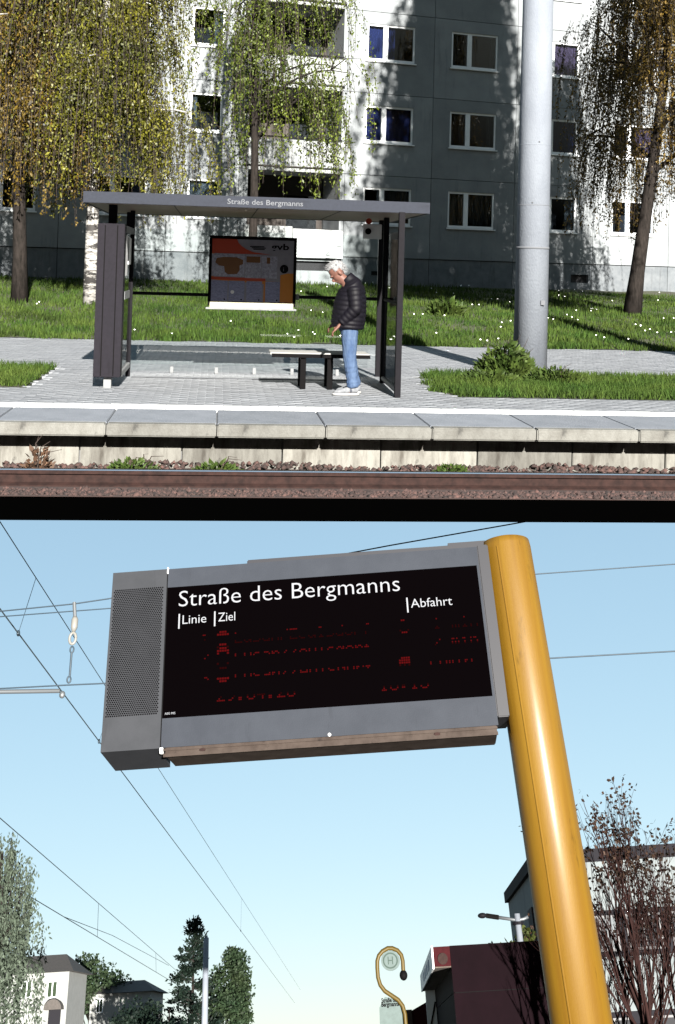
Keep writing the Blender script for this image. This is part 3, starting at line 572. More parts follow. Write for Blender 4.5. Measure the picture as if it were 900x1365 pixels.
sheet(.42, .59, .63, .73, 'poster_ochre', 15.8272); sheet(.67, .71, .62, .72, 'poster_ochre', 15.8272)
for i, (a, b) in enumerate(((0, .2), (.215, .405), (.43, .62), (.66, .84))): sheet(a, b, 0, .33, 'poster_blue', 15.829); part('printed_dot', MB().disc(pos(b - .035, .03), .012, 15.826, 15.828, 10), 'black', PC)
c = pos(.885, .54); part('info_disc', MB().disc(c, .06, 15.8275, 15.830), 'anthracite', PC); g = MB(); put_text(g, 'i', c[0] - .012, c[1] - .03, 15.826, height=.06); part('lettering', g, 'lettering_white', PC)
g = MB(); a = pos(.72, .85); put_text(g, 'gvb', a[0], a[1], 15.83, width=.25, height=.085, offset=.02); part('lettering', g, 'black', PC)
g = MB()
for k, (u, wd) in enumerate(((.46, .2), (.48, .2), (.5, .16))): a = pos(u, .885 - k * .022); g.box(a[0], a[0] + wd, 15.83, 15.832, a[1], a[1] + .012)
part('small_print', g, 'anthracite', PC); a = pos(.26, .15); part('sticker', MB().disc(a, .026, 15.824, 15.826, 14), 'paper', PC)
# bench
BN = thing('bench', (1.3, 14.35, 0), 'pale slatted bench on dark legs inside the shelter', 'bench')
for k in range(4): part('seat_slat', MB().box(.68, 1.93, 14.1 + k * .115, 14.205 + k * .115, .425, .455, .004), 'bench_wood', BN)
part('seat_frame', MB().box(.70, 1.94, 14.085, 14.1, .395, .44), 'black', BN); part('seat_frame', MB().box(.70, 1.94, 14.556, 14.57, .395, .44), 'black', BN)
for xx in (1.1, 1.44):
    part('leg', MB().box(xx - .035, xx + .035, 14.12, 14.18, 0, .424), 'black', BN); part('leg', MB().box(xx - .035, xx + .035, 14.48, 14.54, 0, .424), 'black', BN)

# ------------------------------------------------------------------ person
def loft(mb, secs, n=20):
    """secs: (x, y, z, half width fore-aft, half width sideways); rings square to the path"""
    P = [Vector(s_[:3]) for s_ in secs]; rings = []
    for i, s_ in enumerate(secs):
        t = (P[min(i + 1, len(P) - 1)] - P[max(i - 1, 0)]).normalized(); side = Vector((0, 1, 0)); side = (side - t * side.dot(t)).normalized(); fore = side.cross(t)
        rings += [P[i] + fore * (s_[3] * math.cos(2 * math.pi * k / n)) + side * (s_[4] * math.sin(2 * math.pi * k / n)) for k in range(n)]
    fs = []
    for i in range(len(P) - 1): fs += [(i * n + k, i * n + (k + 1) % n, (i + 1) * n + (k + 1) % n, (i + 1) * n + k) for k in range(n)]
    fs += [tuple(range(n - 1, -1, -1)), tuple((len(P) - 1) * n + k for k in range(n))]; mb.add(rings, fs); return mb
def fuse(mb, vox, sm=4):
    me = mb.mesh(); o = bpy.data.objects.new('tmp', me); col.objects.link(o)
    bm = bmesh.new(); bm.from_mesh(me); bmesh.ops.recalc_face_normals(bm, faces=bm.faces); bm.to_mesh(me); bm.free()
    r_ = o.modifiers.new('r', 'REMESH'); r_.mode = 'VOXEL'; r_.voxel_size = vox
    s_ = o.modifiers.new('s', 'SMOOTH'); s_.factor = .5; s_.iterations = sm
    m2 = bpy.data.meshes.new_from_object(o.evaluated_get(bpy.context.evaluated_depsgraph_get())); bpy.data.objects.remove(o); return m2
PB = Vector((1.58, 13.62, 0))
per = thing('person', PB, 'person with white hair in dark quilted jacket and light jeans standing with bowed head', 'person')
def person_part(name, me, m, parent=per):
    finish(me, m, True); o = bpy.data.objects.new(name, me); col.objects.link(o); o.parent = parent; BASE[o.name] = BASE[per.name]; return o
def headpt(x, y, z):                                # head frame: face to -x, bowed forward
    a = R(-50); c_, s_ = math.cos(a), math.sin(a); return (-.135 + x * c_ + z * s_, y, 1.475 - x * s_ + z * c_)
def hell(mb, c, rx, ry, rz, n=18, m=12):
    t_ = MB().ell(c, rx, ry, rz, n, m); mb.add([headpt(*v) for v in t_.v], t_.f)
body = MB()
hell(body, (.01, 0, .03), .098, .076, .102); hell(body, (-.025, 0, -.035), .07, .062, .085); hell(body, (-.06, 0, -.095), .035, .042, .032)      # skull, face, chin
hell(body, (-.105, 0, -.03), .022, .014, .026); hell(body, (-.088, 0, .02), .022, .05, .014); hell(body, (-.09, 0, -.068), .016, .026, .011)     # nose, brow, lips
for sy in (-1, 1): hell(body, (.012, sy * .078, -.02), .022, .012, .034)                                                                        # ears
loft(body, [(-.10, 0, 1.42, .062, .06), (-.04, 0, 1.37, .066, .066), (.02, 0, 1.30, .09, .1)])
loft(body, [(.02, 0, 1.33, .08, .12), (.03, 0, 1.2, .11, .16), (.03, 0, 1.0, .11, .15), (.02, 0, .82, .12, .15), (.02, 0, .76, .09, .13)])
def hand(mb, wx, wy, wz, sy):
    loft(mb, [(wx, wy, wz, .022, .026), (wx - .03, wy, wz - .035, .019, .034), (wx - .062, wy, wz - .07, .017, .036)], 12)
    for k, ln in enumerate((.062, .075, .078, .06)):
        y_ = wy + (k - 1.5) * .0185; a = Vector((wx - .058, y_, wz - .066)); b = a + Vector((-.03, 0, -.028)) * (ln / .07); c = b + Vector((-.002, 0, -.035)) * (ln / .07); mb.tube([a, b, c, c + Vector((.012, 0, -.012))], [.0095, .009, .0085, .007], 8)
    a = Vector((wx - .018, wy - sy * .028, wz - .02)); mb.tube([a, a + Vector((-.03, -sy * .014, -.012)), a + Vector((-.055, -sy * .006, -.028))], [.011, .010, .0085], 8)
ARM = {-1: [(.05, -.19, 1.31), (.075, -.225, 1.05), (-.10, -.16, .855)], 1: [(.05, .19, 1.31), (.07, .225, 1.05), (-.12, .14, .88)]}
for sy, (sh, el, wr) in ARM.items():
    loft(body, [(*sh, .05, .05), (*el, .04, .04)]); loft(body, [(*el, .04, .04), (*wr, .026, .026)]); hand(body, wr[0] - .005, wr[1], wr[2] - .005, sy)
LEG = {-1: [(.02, -.09, .84), (.03, -.10, .45), (.085, -.10, .08)], 1: [(.03, .09, .84), (.055, .10, .45), (.135, .11, .08)]}
for sy, (hp, kn, an) in LEG.items():
    loft(body, [(*hp, .085, .08), (*kn, .055, .052), (an[0] + .0, an[1], an[2], .036, .036), (an[0] - .06, an[1], .035, .03, .036)])
bo = person_part('body', fuse(body, .007, 3), 'skin')
jk = MB(); secs = []
prof = [(.005, .80, .195, .215), (.01, .88, .205, .225), (.02, .98, .205, .22), (.03, 1.08, .20, .215), (.042, 1.18, .185, .215), (.05, 1.27, .158, .21), (.04, 1.34, .118, .165), (.01, 1.385, .088, .095), (-.028, 1.425, .076, .078)]
m_ = 90
for i in range(m_ + 1):
    u = i / m_ * (len(prof) - 1); k = min(len(prof) - 2, int(u)); f_ = u - k; a, b = prof[k], prof[k + 1]; q = [a[j] + (b[j] - a[j]) * f_ for j in range(4)]
    puff = .011 * abs(math.sin(i * math.pi / 6.4)) - .005 if q[1] < 1.36 else .004
    secs.append((q[0], 0, q[1], q[2] + puff, q[3] + puff))
loft(jk, secs, 36)
for sy, (sh, el, wr) in ARM.items():
    sh, el, wr = Vector(sh), Vector(el), Vector(wr); ss = []
    for i in range(46):
        u = i / 45 * 2; p = sh.lerp(el, min(1, u)) if u < 1 else el.lerp(wr, (u - 1) * .9); rr = .083 - .024 * u / 2 * 1.1 + .008 * abs(math.sin(i * math.pi / 5.2))
        if u < .12: rr *= .8 + 1.6 * u
        ss.append((*p, rr, rr * .95))
    loft(jk, ss, 18)
person_part('jacket', fuse(jk, .0085, 2), 'jacket')
jn = MB()
for sy, (hp, kn, an) in LEG.items():
    hp, kn, an = Vector(hp), Vector(kn), Vector(an); ss = []
    for i in range(40):
        u = i / 39 * 2; p = hp.lerp(kn, u) if u < 1 else kn.lerp(an, (u - 1) * .97); rr = .112 - .032 * min(1, u) - .014 * max(0, u - 1) + .003 * math.sin(i * 1.9 + sy + math.sin(i * .7)) * (1 if u > 1.2 else .4) + (.008 if 1.75 < u < 1.95 else 0)
        ss.append((*p, rr, rr * .93))
    loft(jn, ss, 20)
loft(jn, [(.02, 0, .76, .11, .14), (.02, 0, .84, .135, .17), (.02, 0, .93, .13, .165)])
person_part('jeans', fuse(jn, .009, 2), 'jeans')
for sy, (hp, kn, an) in LEG.items():
    sx_, y_ = an[0], an[1]; toe = -.235
    us = MB(); loft(us, [(sx_ + .06, y_, .058, .032, .034), (sx_ + .02, y_, .075, .052, .042), (sx_ - .05, y_, .065, .046, .044), (sx_ - .13, y_, .05, .034, .046), (sx_ + toe + .03, y_, .04, .026, .036), (sx_ + toe, y_, .035, .014, .02)], 16)
    loft(us, [(sx_, y_, .06, .05, .042), (sx_, y_, .125, .05, .045)], 16)
    sh_ = person_part('shoe', fuse(us, .008, 3), 'shoe')
    so_ = MB(); m0 = 20; ring = [(sx_ - .09 + .165 * math.cos(2 * math.pi * k / m0), y_ + .048 * math.sin(2 * math.pi * k / m0) * (1 if math.cos(2 * math.pi * k / m0) < .3 else .85)) for k in range(m0)]
    so_.add([(a, b, 0.002) for a, b in ring] + [(a, b, .028) for a, b in ring], [tuple(range(m0 - 1, -1, -1)), tuple(range(m0, 2 * m0))] + [(k, (k + 1) % m0, (k + 1) % m0 + m0, k + m0) for k in range(m0)])
    me = so_.mesh(); person_part('sole', me, 'sole', sh_)
    st = MB(); loft(st, [(sx_ - .02, y_, .074, .05, .0455), (sx_ - .045, y_, .07, .049, .0462)], 16); person_part('stripe', st.mesh(), 'shoe_dark', sh_)
hr = MB(); t_ = MB().ell((.022, 0, .042), .108, .086, .104, 40, 30)
hv = []; 
for v in t_.v:
    x_, y_, z_ = v; nz = 1 + .045 * math.sin(x_ * 90 + y_ * 60) * math.sin(z_ * 80 + y_ * 70) + random.uniform(-.05, .04)
    cx_ = Vector((x_ - .022, y_, z_ - .042)) * nz
    if cx_.x < -.045 and cx_.z < .052: cx_ *= .78
    if cx_.z < -.012 and cx_.x < .035: cx_ *= .80
    hv.append(headpt(cx_.x + .022, cx_.y, cx_.z + .042))
hr.add(hv, t_.f)
for k in range(520):
    v = Vector(random.choice(hv)); cx_ = Vector(headpt(.022, 0, .042)); o_ = (v - cx_)
    if (v.x < -.2 and v.z < 1.5): continue
    d_ = Vector((o_.x * .4 + .01 + random.gauss(0, .012), o_.y * .5 + random.gauss(0, .012), -.016 + random.gauss(0, .012))); sd_ = Vector((random.gauss(0, 1), random.gauss(0, 1), random.gauss(0, 1))).normalized() * .0035; hr.add([v - sd_, v + sd_, v + d_], [(0, 1, 2)])
person_part('hair', hr.mesh(), 'hair')
for sy in (-1, 1):
    g = MB(); hell(g, (-.089, sy * .03, .0), .009, .011, .008, 10, 8); person_part('eye', g.mesh(), 'black')

# ================================================================== lower place: the display and its surroundings
GZ = -1.62
street = solo('street', MB().box(-3.2, 5, 21.2, 38, GZ - .2, GZ), 'asphalt', (0, 24, GZ), LOW, kind='structure')
solo('pavement', MB().box(-2, 2.2, 3.4, 6.4, GZ - .15, GZ), 'concrete_slab', (.45, 4.7, GZ), LOW, kind='structure')
field = solo('far_ground', MB().box(-90, 60, 95, 160, GZ - .4, GZ), 'soil', (0, 100, GZ), LOW, kind='structure')
# yellow post
SY = 4.6
pA_, pB_ = L(673, 722, SY + .1), L(775, 1362, SY + .1); pd = (pB_ - pA_) / (pB_.z - pA_.z); pF = pA_ + pd * (GZ - pA_.z)
yp = thing('yellow_post', pF, 'thick yellow steel post carrying the departure display', 'post', fr=LOW)
part('shaft', MB().tube([pF, pA_ - pd * .035, pA_ - pd * .008, pA_], [.105, .104, .101, .08], 48), 'yellow_paint', yp, True)
part('weld_seam', MB().tube([pF + Vector((-.045, -.0955, 0)), pA_ - pd * .05 + Vector((-.045, -.0935, 0))], .0035, 6), 'yellow_paint', yp)
# display
D = thing('departure_display', (-.45, SY, .95), 'grey tram departure display with black screen hanging from the yellow post', 'display', fr=LOW)
X_L, X_S, X_R, Zb, Zt = -1.215, -.985, .312, .974, 1.672; DY = .21
h = part('housing', MB().box(X_S + .006, X_R, SY + .012, SY + DY, Zb + .01, Zt - .004, .006), 'display_grey', D)
bz = MB(); bz.box(X_S + .004, X_R + .003, SY, SY + .0115, 1.594, Zt); bz.box(X_S + .004, X_R + .003, SY, SY + .0115, Zb, 1.08); bz.box(.306, X_R + .003, SY, SY + .0115, 1.08, 1.594); part('bezel', bz, 'display_grey', D)
scr = part('screen', MB().box(X_S + .004, .306, SY + .004, SY + .0115, 1.08, 1.594), 'screen', D)
part('end_cap', MB().box(X_R + .004, X_R + .05, SY + .006, SY + DY, Zb + .03, Zt + .01, .004), 'display_dark', D)
part('bracket', MB().box(.19, .37, SY + .06, SY + .19, Zt + .011, Zt + .05, .01), 'display_dark', D)
part('bracket', MB().box(X_R + .0505, .40, SY + .07, SY + .17, Zb + .02, Zb + .12, .006), 'display_dark', D)
part('top_cover', MB().box(-.655, .28, SY + .05, SY + DY - .01, Zt - .003, Zt + .034, .004), 'display_dark', D)
sp = part('speaker_box', MB().add([(X_L, SY - .002, Zb - .002), (X_S, SY - .002, Zb - .002), (X_S, SY + DY, Zb - .03), (X_L + .01, SY + DY, Zb - .03), (X_L, SY - .002, Zt), (X_S, SY - .002, Zt), (X_S, SY + DY, Zt), (X_L + .01, SY + DY, Zt)],
     [(0, 3, 2, 1), (4, 5, 6, 7), (0, 1, 5, 4), (1, 2, 6, 5), (2, 3, 7, 6), (3, 0, 4, 7)]), 'grille_grey', D)
g = MB(); px_, n_ = .0086, 0; z = 1.10
while z < 1.60:
    x = X_L + .012 + (px_ / 2 if n_ % 2 else 0)
    while x < X_S - .014: g.add([(x + .0034 * math.cos(k * math.pi / 3), SY - .0026, z + .0034 * math.sin(k * math.pi / 3)) for k in range(6)], [(0, 1, 2, 3, 4, 5)]); x += px_
    z += px_ * .86; n_ += 1
part('perforation', g, 'screen', sp, kind='stuff')
part('gap_strip', MB().box(X_S + .0005, X_S + .0035, SY + .004, SY + DY, Zb, Zt - .01), 'black', D); part('gap_clip', MB().box(X_S + .0005, X_S + .0055, SY - .004, SY + .02, Zt - .02, Zt + .006), 'paper', D)
part('gap_clip', MB().box(X_S + .0005, X_S + .012, SY - .004, SY + .02, Zb - .02, Zb + .0), 'paper', D)
un = part('under_tray', MB().box(X_S + .02, X_R - .004, SY + .004, SY + DY - .01, Zb - .03, Zb + .0095, .004), 'underside', D)
part('under_lip', MB().box(X_S + .014, X_R - .002, SY - .0005, SY + .0035, Zb - .034, Zb - .022), 'underside', un); part('under_lip', MB().box(X_S + .014, X_R - .002, SY - .0005, SY + .0035, Zb - .012, Zb - .004), 'underside', un)
for xx in (-.82, .08): part('screw', MB().disc((xx, Zb - .0165), .012, SY - .001, SY + .0035, 12, .006), 'rail_rust', un)
part('screw', MB().disc((-.33, Zb + .006), .006, SY - .003, SY, 10), 'paper', D)
put_words('Straße des Bergmanns', -.932, 1.512, SY + .003, .915, .066, -.008, 'lettering_white', scr)
g = MB()
for t_, x_, z_, wd in (('Linie', -.914, 1.440, .098), ('Ziel', -.767, 1.440, .070), ('Abfahrt', .022, 1.440, .168)):
    g = MB(); put_text(g, t_, x_, z_, SY + .003, width=wd, height=.036, offset=-.004); g.box(x_ - .017, x_ - .011, SY + .002, SY + .003, z_ - .018, z_ + .042)
    part('column_heading', g, 'lettering_white', scr)
g = MB(); put_text(g, 'AEG MIS', -.972, 1.094, SY + .003, height=.008); part('maker_mark', g, 'lettering_white', scr)
# led rows: only some of the scanned dot rows were lit
FONT = {'L': '10000 10000 10000 10000 10000 10000 11111', 'u': '00000 00000 10001 10001 10001 10011 01101', 's': '00000 00000 01110 10000 01110 00001 11110', 'a': '00000 00000 01110 00001 01111 10001 01111',
 'n': '00000 00000 10110 11001 10001 10001 10001', '/': '00001 00001 00010 00100 01000 10000 10000', 'Z': '11111 00001 00010 00100 01000 10000 11111', 'e': '00000 00000 01110 10001 11111 10000 01110', 'l': '01100 00100 00100 00100 00100 00100 01110',
 'd': '00001 00001 01101 10011 10001 10001 01111', 'o': '00000 00000 01110 10001 10001 10001 01110', 'r': '00000 00000 10110 11001 10000 10000 10000', 'f': '00110 01001 01000 11100 01000 01000 01000', 'm': '00000 00000 11010 10101 10101 10101 10101',
 'i': '00100 00000 01100 00100 00100 00100 01110', '1': '00100 01100 00100 00100 00100 00100 01110', '2': '01110 10001 00001 00010 00100 01000 11111', '3': '01110 10001 00001 00110 00001 10001 01110', '9': '01110 10001 10001 01111 00001 00010 01100',
 '0': '01110 10001 10001 10001 10001 10001 01110', '4': '00010 00110 01010 10010 11111 00010 00010', '8': '01110 10001 10001 01110 10001 10001 01110', '.': '00000 00000 00000 00000 00000 01100 01100', ':': '00000 01100 01100 00000 01100 01100 00000', ' ': ' '.join(['00000'] * 7),
 '#': '01110 11111 10001 10001 11111 01110 10001', '&': '01100 01100 01000 01110 10010 10001 01110', '@': '00000 01111 11111 11111 10101 00000 00000'}
def led(text, x, z, p, rows, gl, gd):
    for ch in text:
        for r_, bits in enumerate(FONT[ch].split()):
            tgt = gl if r_ in rows[0] else gd if r_ in rows[1] else None
            if tgt is None: continue
            for c_, b in enumerate(bits):
                if b == '1': xx, zz = x + c_ * p, z + (6 - r_) * p; tgt.box(xx, xx + p * .8, SY + .002, SY + .0035, zz, zz + p * .72)
        x += 6 * p
gl, gd = MB(), MB(); p = .0062
def at(x, y): q = L(x, y, SY); return q.x, q.z
def row(xpx, ypx, text, rows, pp=p): a = at(xpx, ypx); led(text, a[0], a[1], pp, rows, gl, gd)
row(268, 858, '1', ((1,), (4,))); row(289, 864, '#', ((0, 1, 5), (6,)), .010); row(313, 857, 'Lusan/Zeulsdorf', ((0,), (5, 6))); row(533, 844, '&', ((0, 6), (5,)), .008); row(578, 838, '1 min', ((0,), (5, 6)))
row(268, 883, '2', ((2, 4), ())); row(289, 886, '#', ((0, 1, 2), (6,)), .010); row(313, 881, 'Lusan/Zeulsdorf', ((2, 3), ())); row(578, 862, '2 min', ((2, 4), (5,)))
row(268, 911, '3', ((3, 4), ())); row(289, 913, '#', ((4, 5), (0,)), .010); row(313, 907, 'Lusan/Zeulsdorf', ((3, 4), ())); row(533, 894, '@', ((1, 2, 3), (4,)), .009); row(570, 890, '11min', ((3, 4), ()))
row(289, 935, '29.04.20', ((5, 6), (4,)), .0066); row(507, 921, '18:13', ((5, 6), (4,)), .0066)
part('led_dots', gl, 'led_red', scr, kind='stuff', label='glowing red dot matrix fragments'); part('led_dots', gd, 'led_dim', scr, kind='stuff', label='faint red dot matrix fragments')

# ------------------------------------------------------------------ overhead wires
def wire(name, pts, r, label, m='wire', group='overhead wires', n=5, sag=0):
    pts = [Vector(q) for q in pts]
    return solo(name, MB().tube(pts, r, n), m, pts[0], LOW, True, label, 'wire', group)
def line3(a, b, e0, e1):                          # straight line through a and b, prolonged
    d = b - a; return a + d * e0, b + d * e1
c0, c1 = line3(LZ(85, 925, 3.9), LZ(322, 1242, 3.9), -.14, 2.2); k0, k1 = line3(LZ(48, 770, 4.9), LZ(322, 1197, 4.9), -.25, 2.2)
wire('contact_wire', [c0, c1], .0075, 'thick dark contact wire running diagonally down behind the display', 'copper_wire')
wire('messenger_wire', [k0, k1], .006, 'thinner carrying wire above the nearest contact wire', 'copper_wire')
def on(a, b, x):                                   # point of line a-b nearest to photograph column x
    best = None
    for i in range(400):
        q = a.lerp(b, i / 400); c = (LOW.to_3x3() @ q); zz = c.dot(cf)
        if zz < .1: continue
        u = CX + F * c.dot(cr) / zz
        if best is None or abs(u - x) < best[0]: best = (abs(u - x), q)
    return best[1]
for (xa, xb, wh) in ((48, 28, 'at the upper left corner'), (322, 321, 'below the display'), (150, 131, 'at the lower left of the display')):
    a, b = on(k0, k1, xa), on(c0, c1, xb); wire('dropper_wire', [a, b], .0035, 'thin dropper between carrying and contact wire ' + wh)
    g = MB().ell(b, .02, .03, .035, 8, 6); solo('wire_clamp', g, 'wire', b, LOW, True, 'small clamp gripping the contact wire ' + wh, 'clamp', 'wire clamps')
d0, d1 = line3(LZ(85, 1222, 3.9), LZ(215, 1300, 3.9), -1.2, 1.0); e0, e1 = line3(LZ(40, 1125, 4.9), LZ(225, 1285, 4.9), -.6, .6)
wire('contact_wire', [d0, d1], .012, 'contact wire of the farther track low on the left', 'copper_wire'); wire('messenger_wire', [e0, e1], .011, 'carrying wire of the farther track on the left', 'copper_wire')
wire('contact_wire', [LZ(85, 1222, 3.9), LZ(150, 1247, 4.2), LZ(225, 1287, 4.5)], .010, 'branch wire splitting from the farther contact wire', 'copper_wire')
wire('dropper_wire', [on(e0, e1, 131), on(d0, d1, 130)], .008, 'thin dropper on the farther track left of the conifer'); wire('dropper_wire', [on(e0, e1, 208), on(d0, d1, 208)], .008, 'thin dropper on the farther track beside the conifer')
SPY = 11.2
def sp_(pts, r, label, m='wire'): return wire('span_wire', [L(x, y, SPY) for x, y in pts], r, label, m, 'span wires across the tracks')
sp_([(-900, 905), (98, 805), (145, 798), (335, 762), (520, 727), (725, 691), (1000, 643)], .007, 'upper span wire rising behind the display to the top edge')
sp_([(-900, 890), (145, 811), (420, 789), (718, 765), (1900, 680)], .006, 'middle span wire passing behind the top of the display'); sp_([(-900, 965), (92, 913), (137, 911), (430, 894), (740, 877), (1900, 812)], .007, 'lower span wire passing behind the middle of the display')
a, b = L(-900, 935, SPY - .1), L(80, 921, SPY - .1); solo('steady_arm', MB().tube([a, b], .02, 8), 'steel', a, LOW, True, 'grey steady arm holding the contact wire at left', 'arm')
b2 = L(83, 926, SPY - .1); solo('wire_clamp', MB().ell(b2, .03, .025, .035, 8, 6), 'steel', b2, LOW, True, 'pale clamp at the end of the steady arm', 'clamp')
ins = thing('insulator_string', L(98, 805, SPY), 'white insulator and short chain hanging between two span wires', 'insulator', fr=LOW)
def ip(x, y): return L(x, y, SPY)
part('hook', MB().tube([ip(99, 803), ip(100, 822)], .018, 8), 'steel', ins); part('insulator', MB().tube([ip(100, 822), ip(100, 826), ip(99, 836), ip(98, 842)], [.02, .034, .034, .018], 12), 'porcelain', ins, True)
rg = MB(); q = ip(97, 851)
rg.tube([q + Vector((.032 * math.cos(k * math.pi / 8), 0, .055 * math.sin(k * math.pi / 8))) for k in range(17)], .014, 8, False); part('ring', rg, 'porcelain', ins, True)
q1 = ip(96, 866); rg = MB().tube([q1 + Vector((.018 * math.cos(k * math.pi / 6), 0, .03 * math.sin(k * math.pi / 6))) for k in range(13)], .008, 6, False); part('ring', rg, 'wire', ins, True)
part('rod', MB().tube([ip(95.5, 870), ip(93, 902)], .011, 8), 'wire', ins); q1 = ip(92, 906); rg = MB().tube([q1 + Vector((.018 * math.cos(k * math.pi / 6), 0, .03 * math.sin(k * math.pi / 6))) for k in range(13)], .008, 6, False); part('ring', rg, 'wire', ins, True)

# ------------------------------------------------------------------ stop sign with hooked tube
HY = 22.0
def lp(x, y, Y=HY): return L(x, y, Y)
foot = lp(541, 1365); foot.z = GZ
hs = thing('stop_sign', foot, 'yellow hooked tram stop post with round sign and name plate', 'stop sign', fr=LOW)
path = [(541, 1365), (540, 1352), (537, 1341), (531, 1333), (522, 1327), (513, 1321), (507, 1313), (504, 1303), (503, 1290), (503, 1281), (505, 1274), (510, 1268), (517, 1264), (523, 1264), (530, 1267), (535, 1273), (537, 1281), (537.5, 1292), (538, 1296)]
part('tube', MB().tube([foot] + [lp(*q) for q in path], .032, 8), 'sign_yellow', hs, True)
part('tube_end', MB().ell(lp(538, 1300), .065, .065, .075, 12, 8), 'black', hs, True)
dc = lp(520.5, 1280.5); dr = (lp(533, 1280).x - lp(508, 1280).x) / 2; dz = (lp(520, 1267).z - lp(520, 1294).z) / 2
part('round_sign', MB().disc((dc.x, dc.z), dr, HY - .01, HY + .03, 32, dz), 'sign_plate', hs)
rg = MB(); n_ = 32
for k in range(n_):
    a, b = 2 * math.pi * k / n_, 2 * math.pi * (k + 1) / n_; rg.add([(dc.x + dr * q * math.cos(t_), HY - .013, dc.z + dz * q * math.sin(t_)) for q, t_ in ((.66, a), (.66, b), (.8, b), (.8, a))], [(0, 1, 2, 3)])
part('printed_ring', rg, 'sign_green', hs); g = MB(); V, Fs, sx, sz = text_geo('H', dr * .55, dz * .8); g.add([(dc.x - dr * .27 + v[0] * sx, HY - .013 - v[2] * .02, dc.z - dz * .38 + v[1] * sz) for v in V], Fs); part('lettering', g, 'sign_green', hs)
a, b = lp(505, 1365), lp(539, 1330); n0 = lp(505, 1333); rr = .1
pl = [(a.x, GZ + 1.4), (b.x - .03, GZ + 1.4), (b.x - .03, b.z - rr - .04), (b.x - rr, b.z - .02), (n0.x + rr, n0.z + .04), (n0.x, n0.z - rr)]
part('name_plate', MB().prism(pl, HY + .05, HY + .08), 'sign_plate', hs)
g = MB(); q = lp(508.5, 1336.5); put_text(g, 'Straße des', q.x, q.z, HY + .045, width=lp(531, 1336).x - lp(508.5, 1336).x, height=.06, offset=.03); q = lp(508.5, 1342); put_text(g, 'Bergmanns', q.x, q.z, HY + .045, width=lp(532, 1340).x - lp(508.5, 1340).x, height=.06, offset=.03)
part('lettering', g, 'black', hs)

# ------------------------------------------------------------------ kiosk
KY = 24.0
A_ = L(577, 1262, KY); kb = Vector((A_.x, KY, GZ)); KF = LOW @ Matrix.Translation(kb) @ Matrix.Rotation(R(2.0), 4, 'Z') @ Matrix.Translation(-kb)
ki = thing('kiosk', kb, 'dark maroon flat-roofed kiosk with white sign fascia beyond the yellow post', 'kiosk', fr=KF)
ztop = A_.z; zs_ = L(577, 1290, KY).z; xl = L(602, 1290, KY).x; xo = A_.x; xr = L(752, 1300, KY).x; zj = L(640, 1322, KY).z
part('upper_cladding', MB().box(xl, xr, KY, KY + 10.2, zj + .012, ztop), 'maroon', ki); part('lower_cladding', MB().box(xl, xr, KY, KY + 10.2, GZ, zj), 'maroon', ki)
part('cladding_joint', MB().box(xl + .02, xr, KY + .012, KY + 6, zj - .001, zj + .0125), 'black', ki)
ca = part('canopy', MB().box(xo, xl - .003, KY + .01, KY + 10.2, zs_ + .012, ztop - .004), 'maroon_red', ki)
for k_ in range(3): part('soffit_board', MB().box(xo + .01, xl - .004, KY + .02 + k_ * 3.38, KY + 3.38 + k_ * 3.38, zs_ - .008, zs_ + .011), 'soffit_stained', ca)
fa = part('canopy_fascia', MB().box(xo - .03, xo - .002, KY, KY + 10.2, zs_ - .02, ztop + .01), 'fascia_white', ca)
for k_ in range(4): part('fascia_letter', MB().box(xo - .036, xo - .031, KY + 2 + k_ * 1.4, KY + 2.8 + k_ * 1.4, zs_ + .06, ztop - .09), 'lettering_blue', fa)
part('fascia_lamp', MB().disc((xo + .16, ztop - .19), .09, KY - .012, KY + .009, 16), 'rail_rust', ca)
part('white_wall', MB().box(xo + .06, xl - .005, KY + 9.7, KY + 10, GZ, zs_ - .009), 'fascia_white', ki); part('wall_stay', MB().tube([(xo + .07, KY + 9.68, zs_ - .9), (xl - .02, KY + 9.68, zs_ - .25)], .02, 6), 'black', ki)
# low red-brick building behind the kiosk
rb = thing('brick_shed', (L(540, 1350, 34).x, 34, GZ), 'low red brick shed with sloping roof line left of the kiosk', 'shed', fr=LOW)
q0, q1 = L(549, 1347, 34), L(592, 1322, 34)
part('wall', MB().prism([(q0.x, GZ), (q1.x, GZ), (q1.x, q1.z), (q0.x, q0.z)], 34, 36), 'maroon_red', rb)
part('corner_post', MB().box(q0.x - .14, q0.x - .002, 33.96, 34.2, GZ, q0.z + .02), 'soffit_stained', rb); part('corner_post', MB().box(q0.x - .3, q0.x - .145, 34.1, 34.3, GZ, q0.z - .05), 'maroon', rb)
q = L(577, 1352, 34); part('vent', MB().box(q.x, q.x + .2, 33.97, 34.0, q.z - .17, q.z + .15), 'galvanised', rb)
# street lamp
LY_ = 40.0; q = L(692, 1262, LY_); q0 = L(689, 1218, LY_); q.z = GZ
sl = thing('street_lamp', (q0.x, LY_, GZ), 'slim street lamp with long arm and dark head above the kiosk roof', 'street lamp', fr=LOW)
part('pole', MB().tube([(q0.x, LY_, GZ), (q0.x, LY_, q0.z)], [.13, .09], 12), 'mast_concrete', sl, True)
part('collar', MB().tube([(q0.x, LY_, L(690, 1233, LY_).z), (q0.x, LY_, L(690, 1229, LY_).z)], .17, 12), 'anthracite', sl)
part('arm', MB().tube([L(704, 1222, LY_), L(698, 1225, LY_), L(689, 1226.5, LY_), L(665, 1223, LY_)], .045, 8), 'steel', sl, True); part('arm_sleeve', MB().tube([L(665, 1223, LY_), L(648, 1220.5, LY_)], .065, 8), 'black', sl)
c = L(643, 1220.5, LY_); part('lamp_head', MB().ell(c, .14, .12, .075, 14, 8), 'anthracite', sl, True)
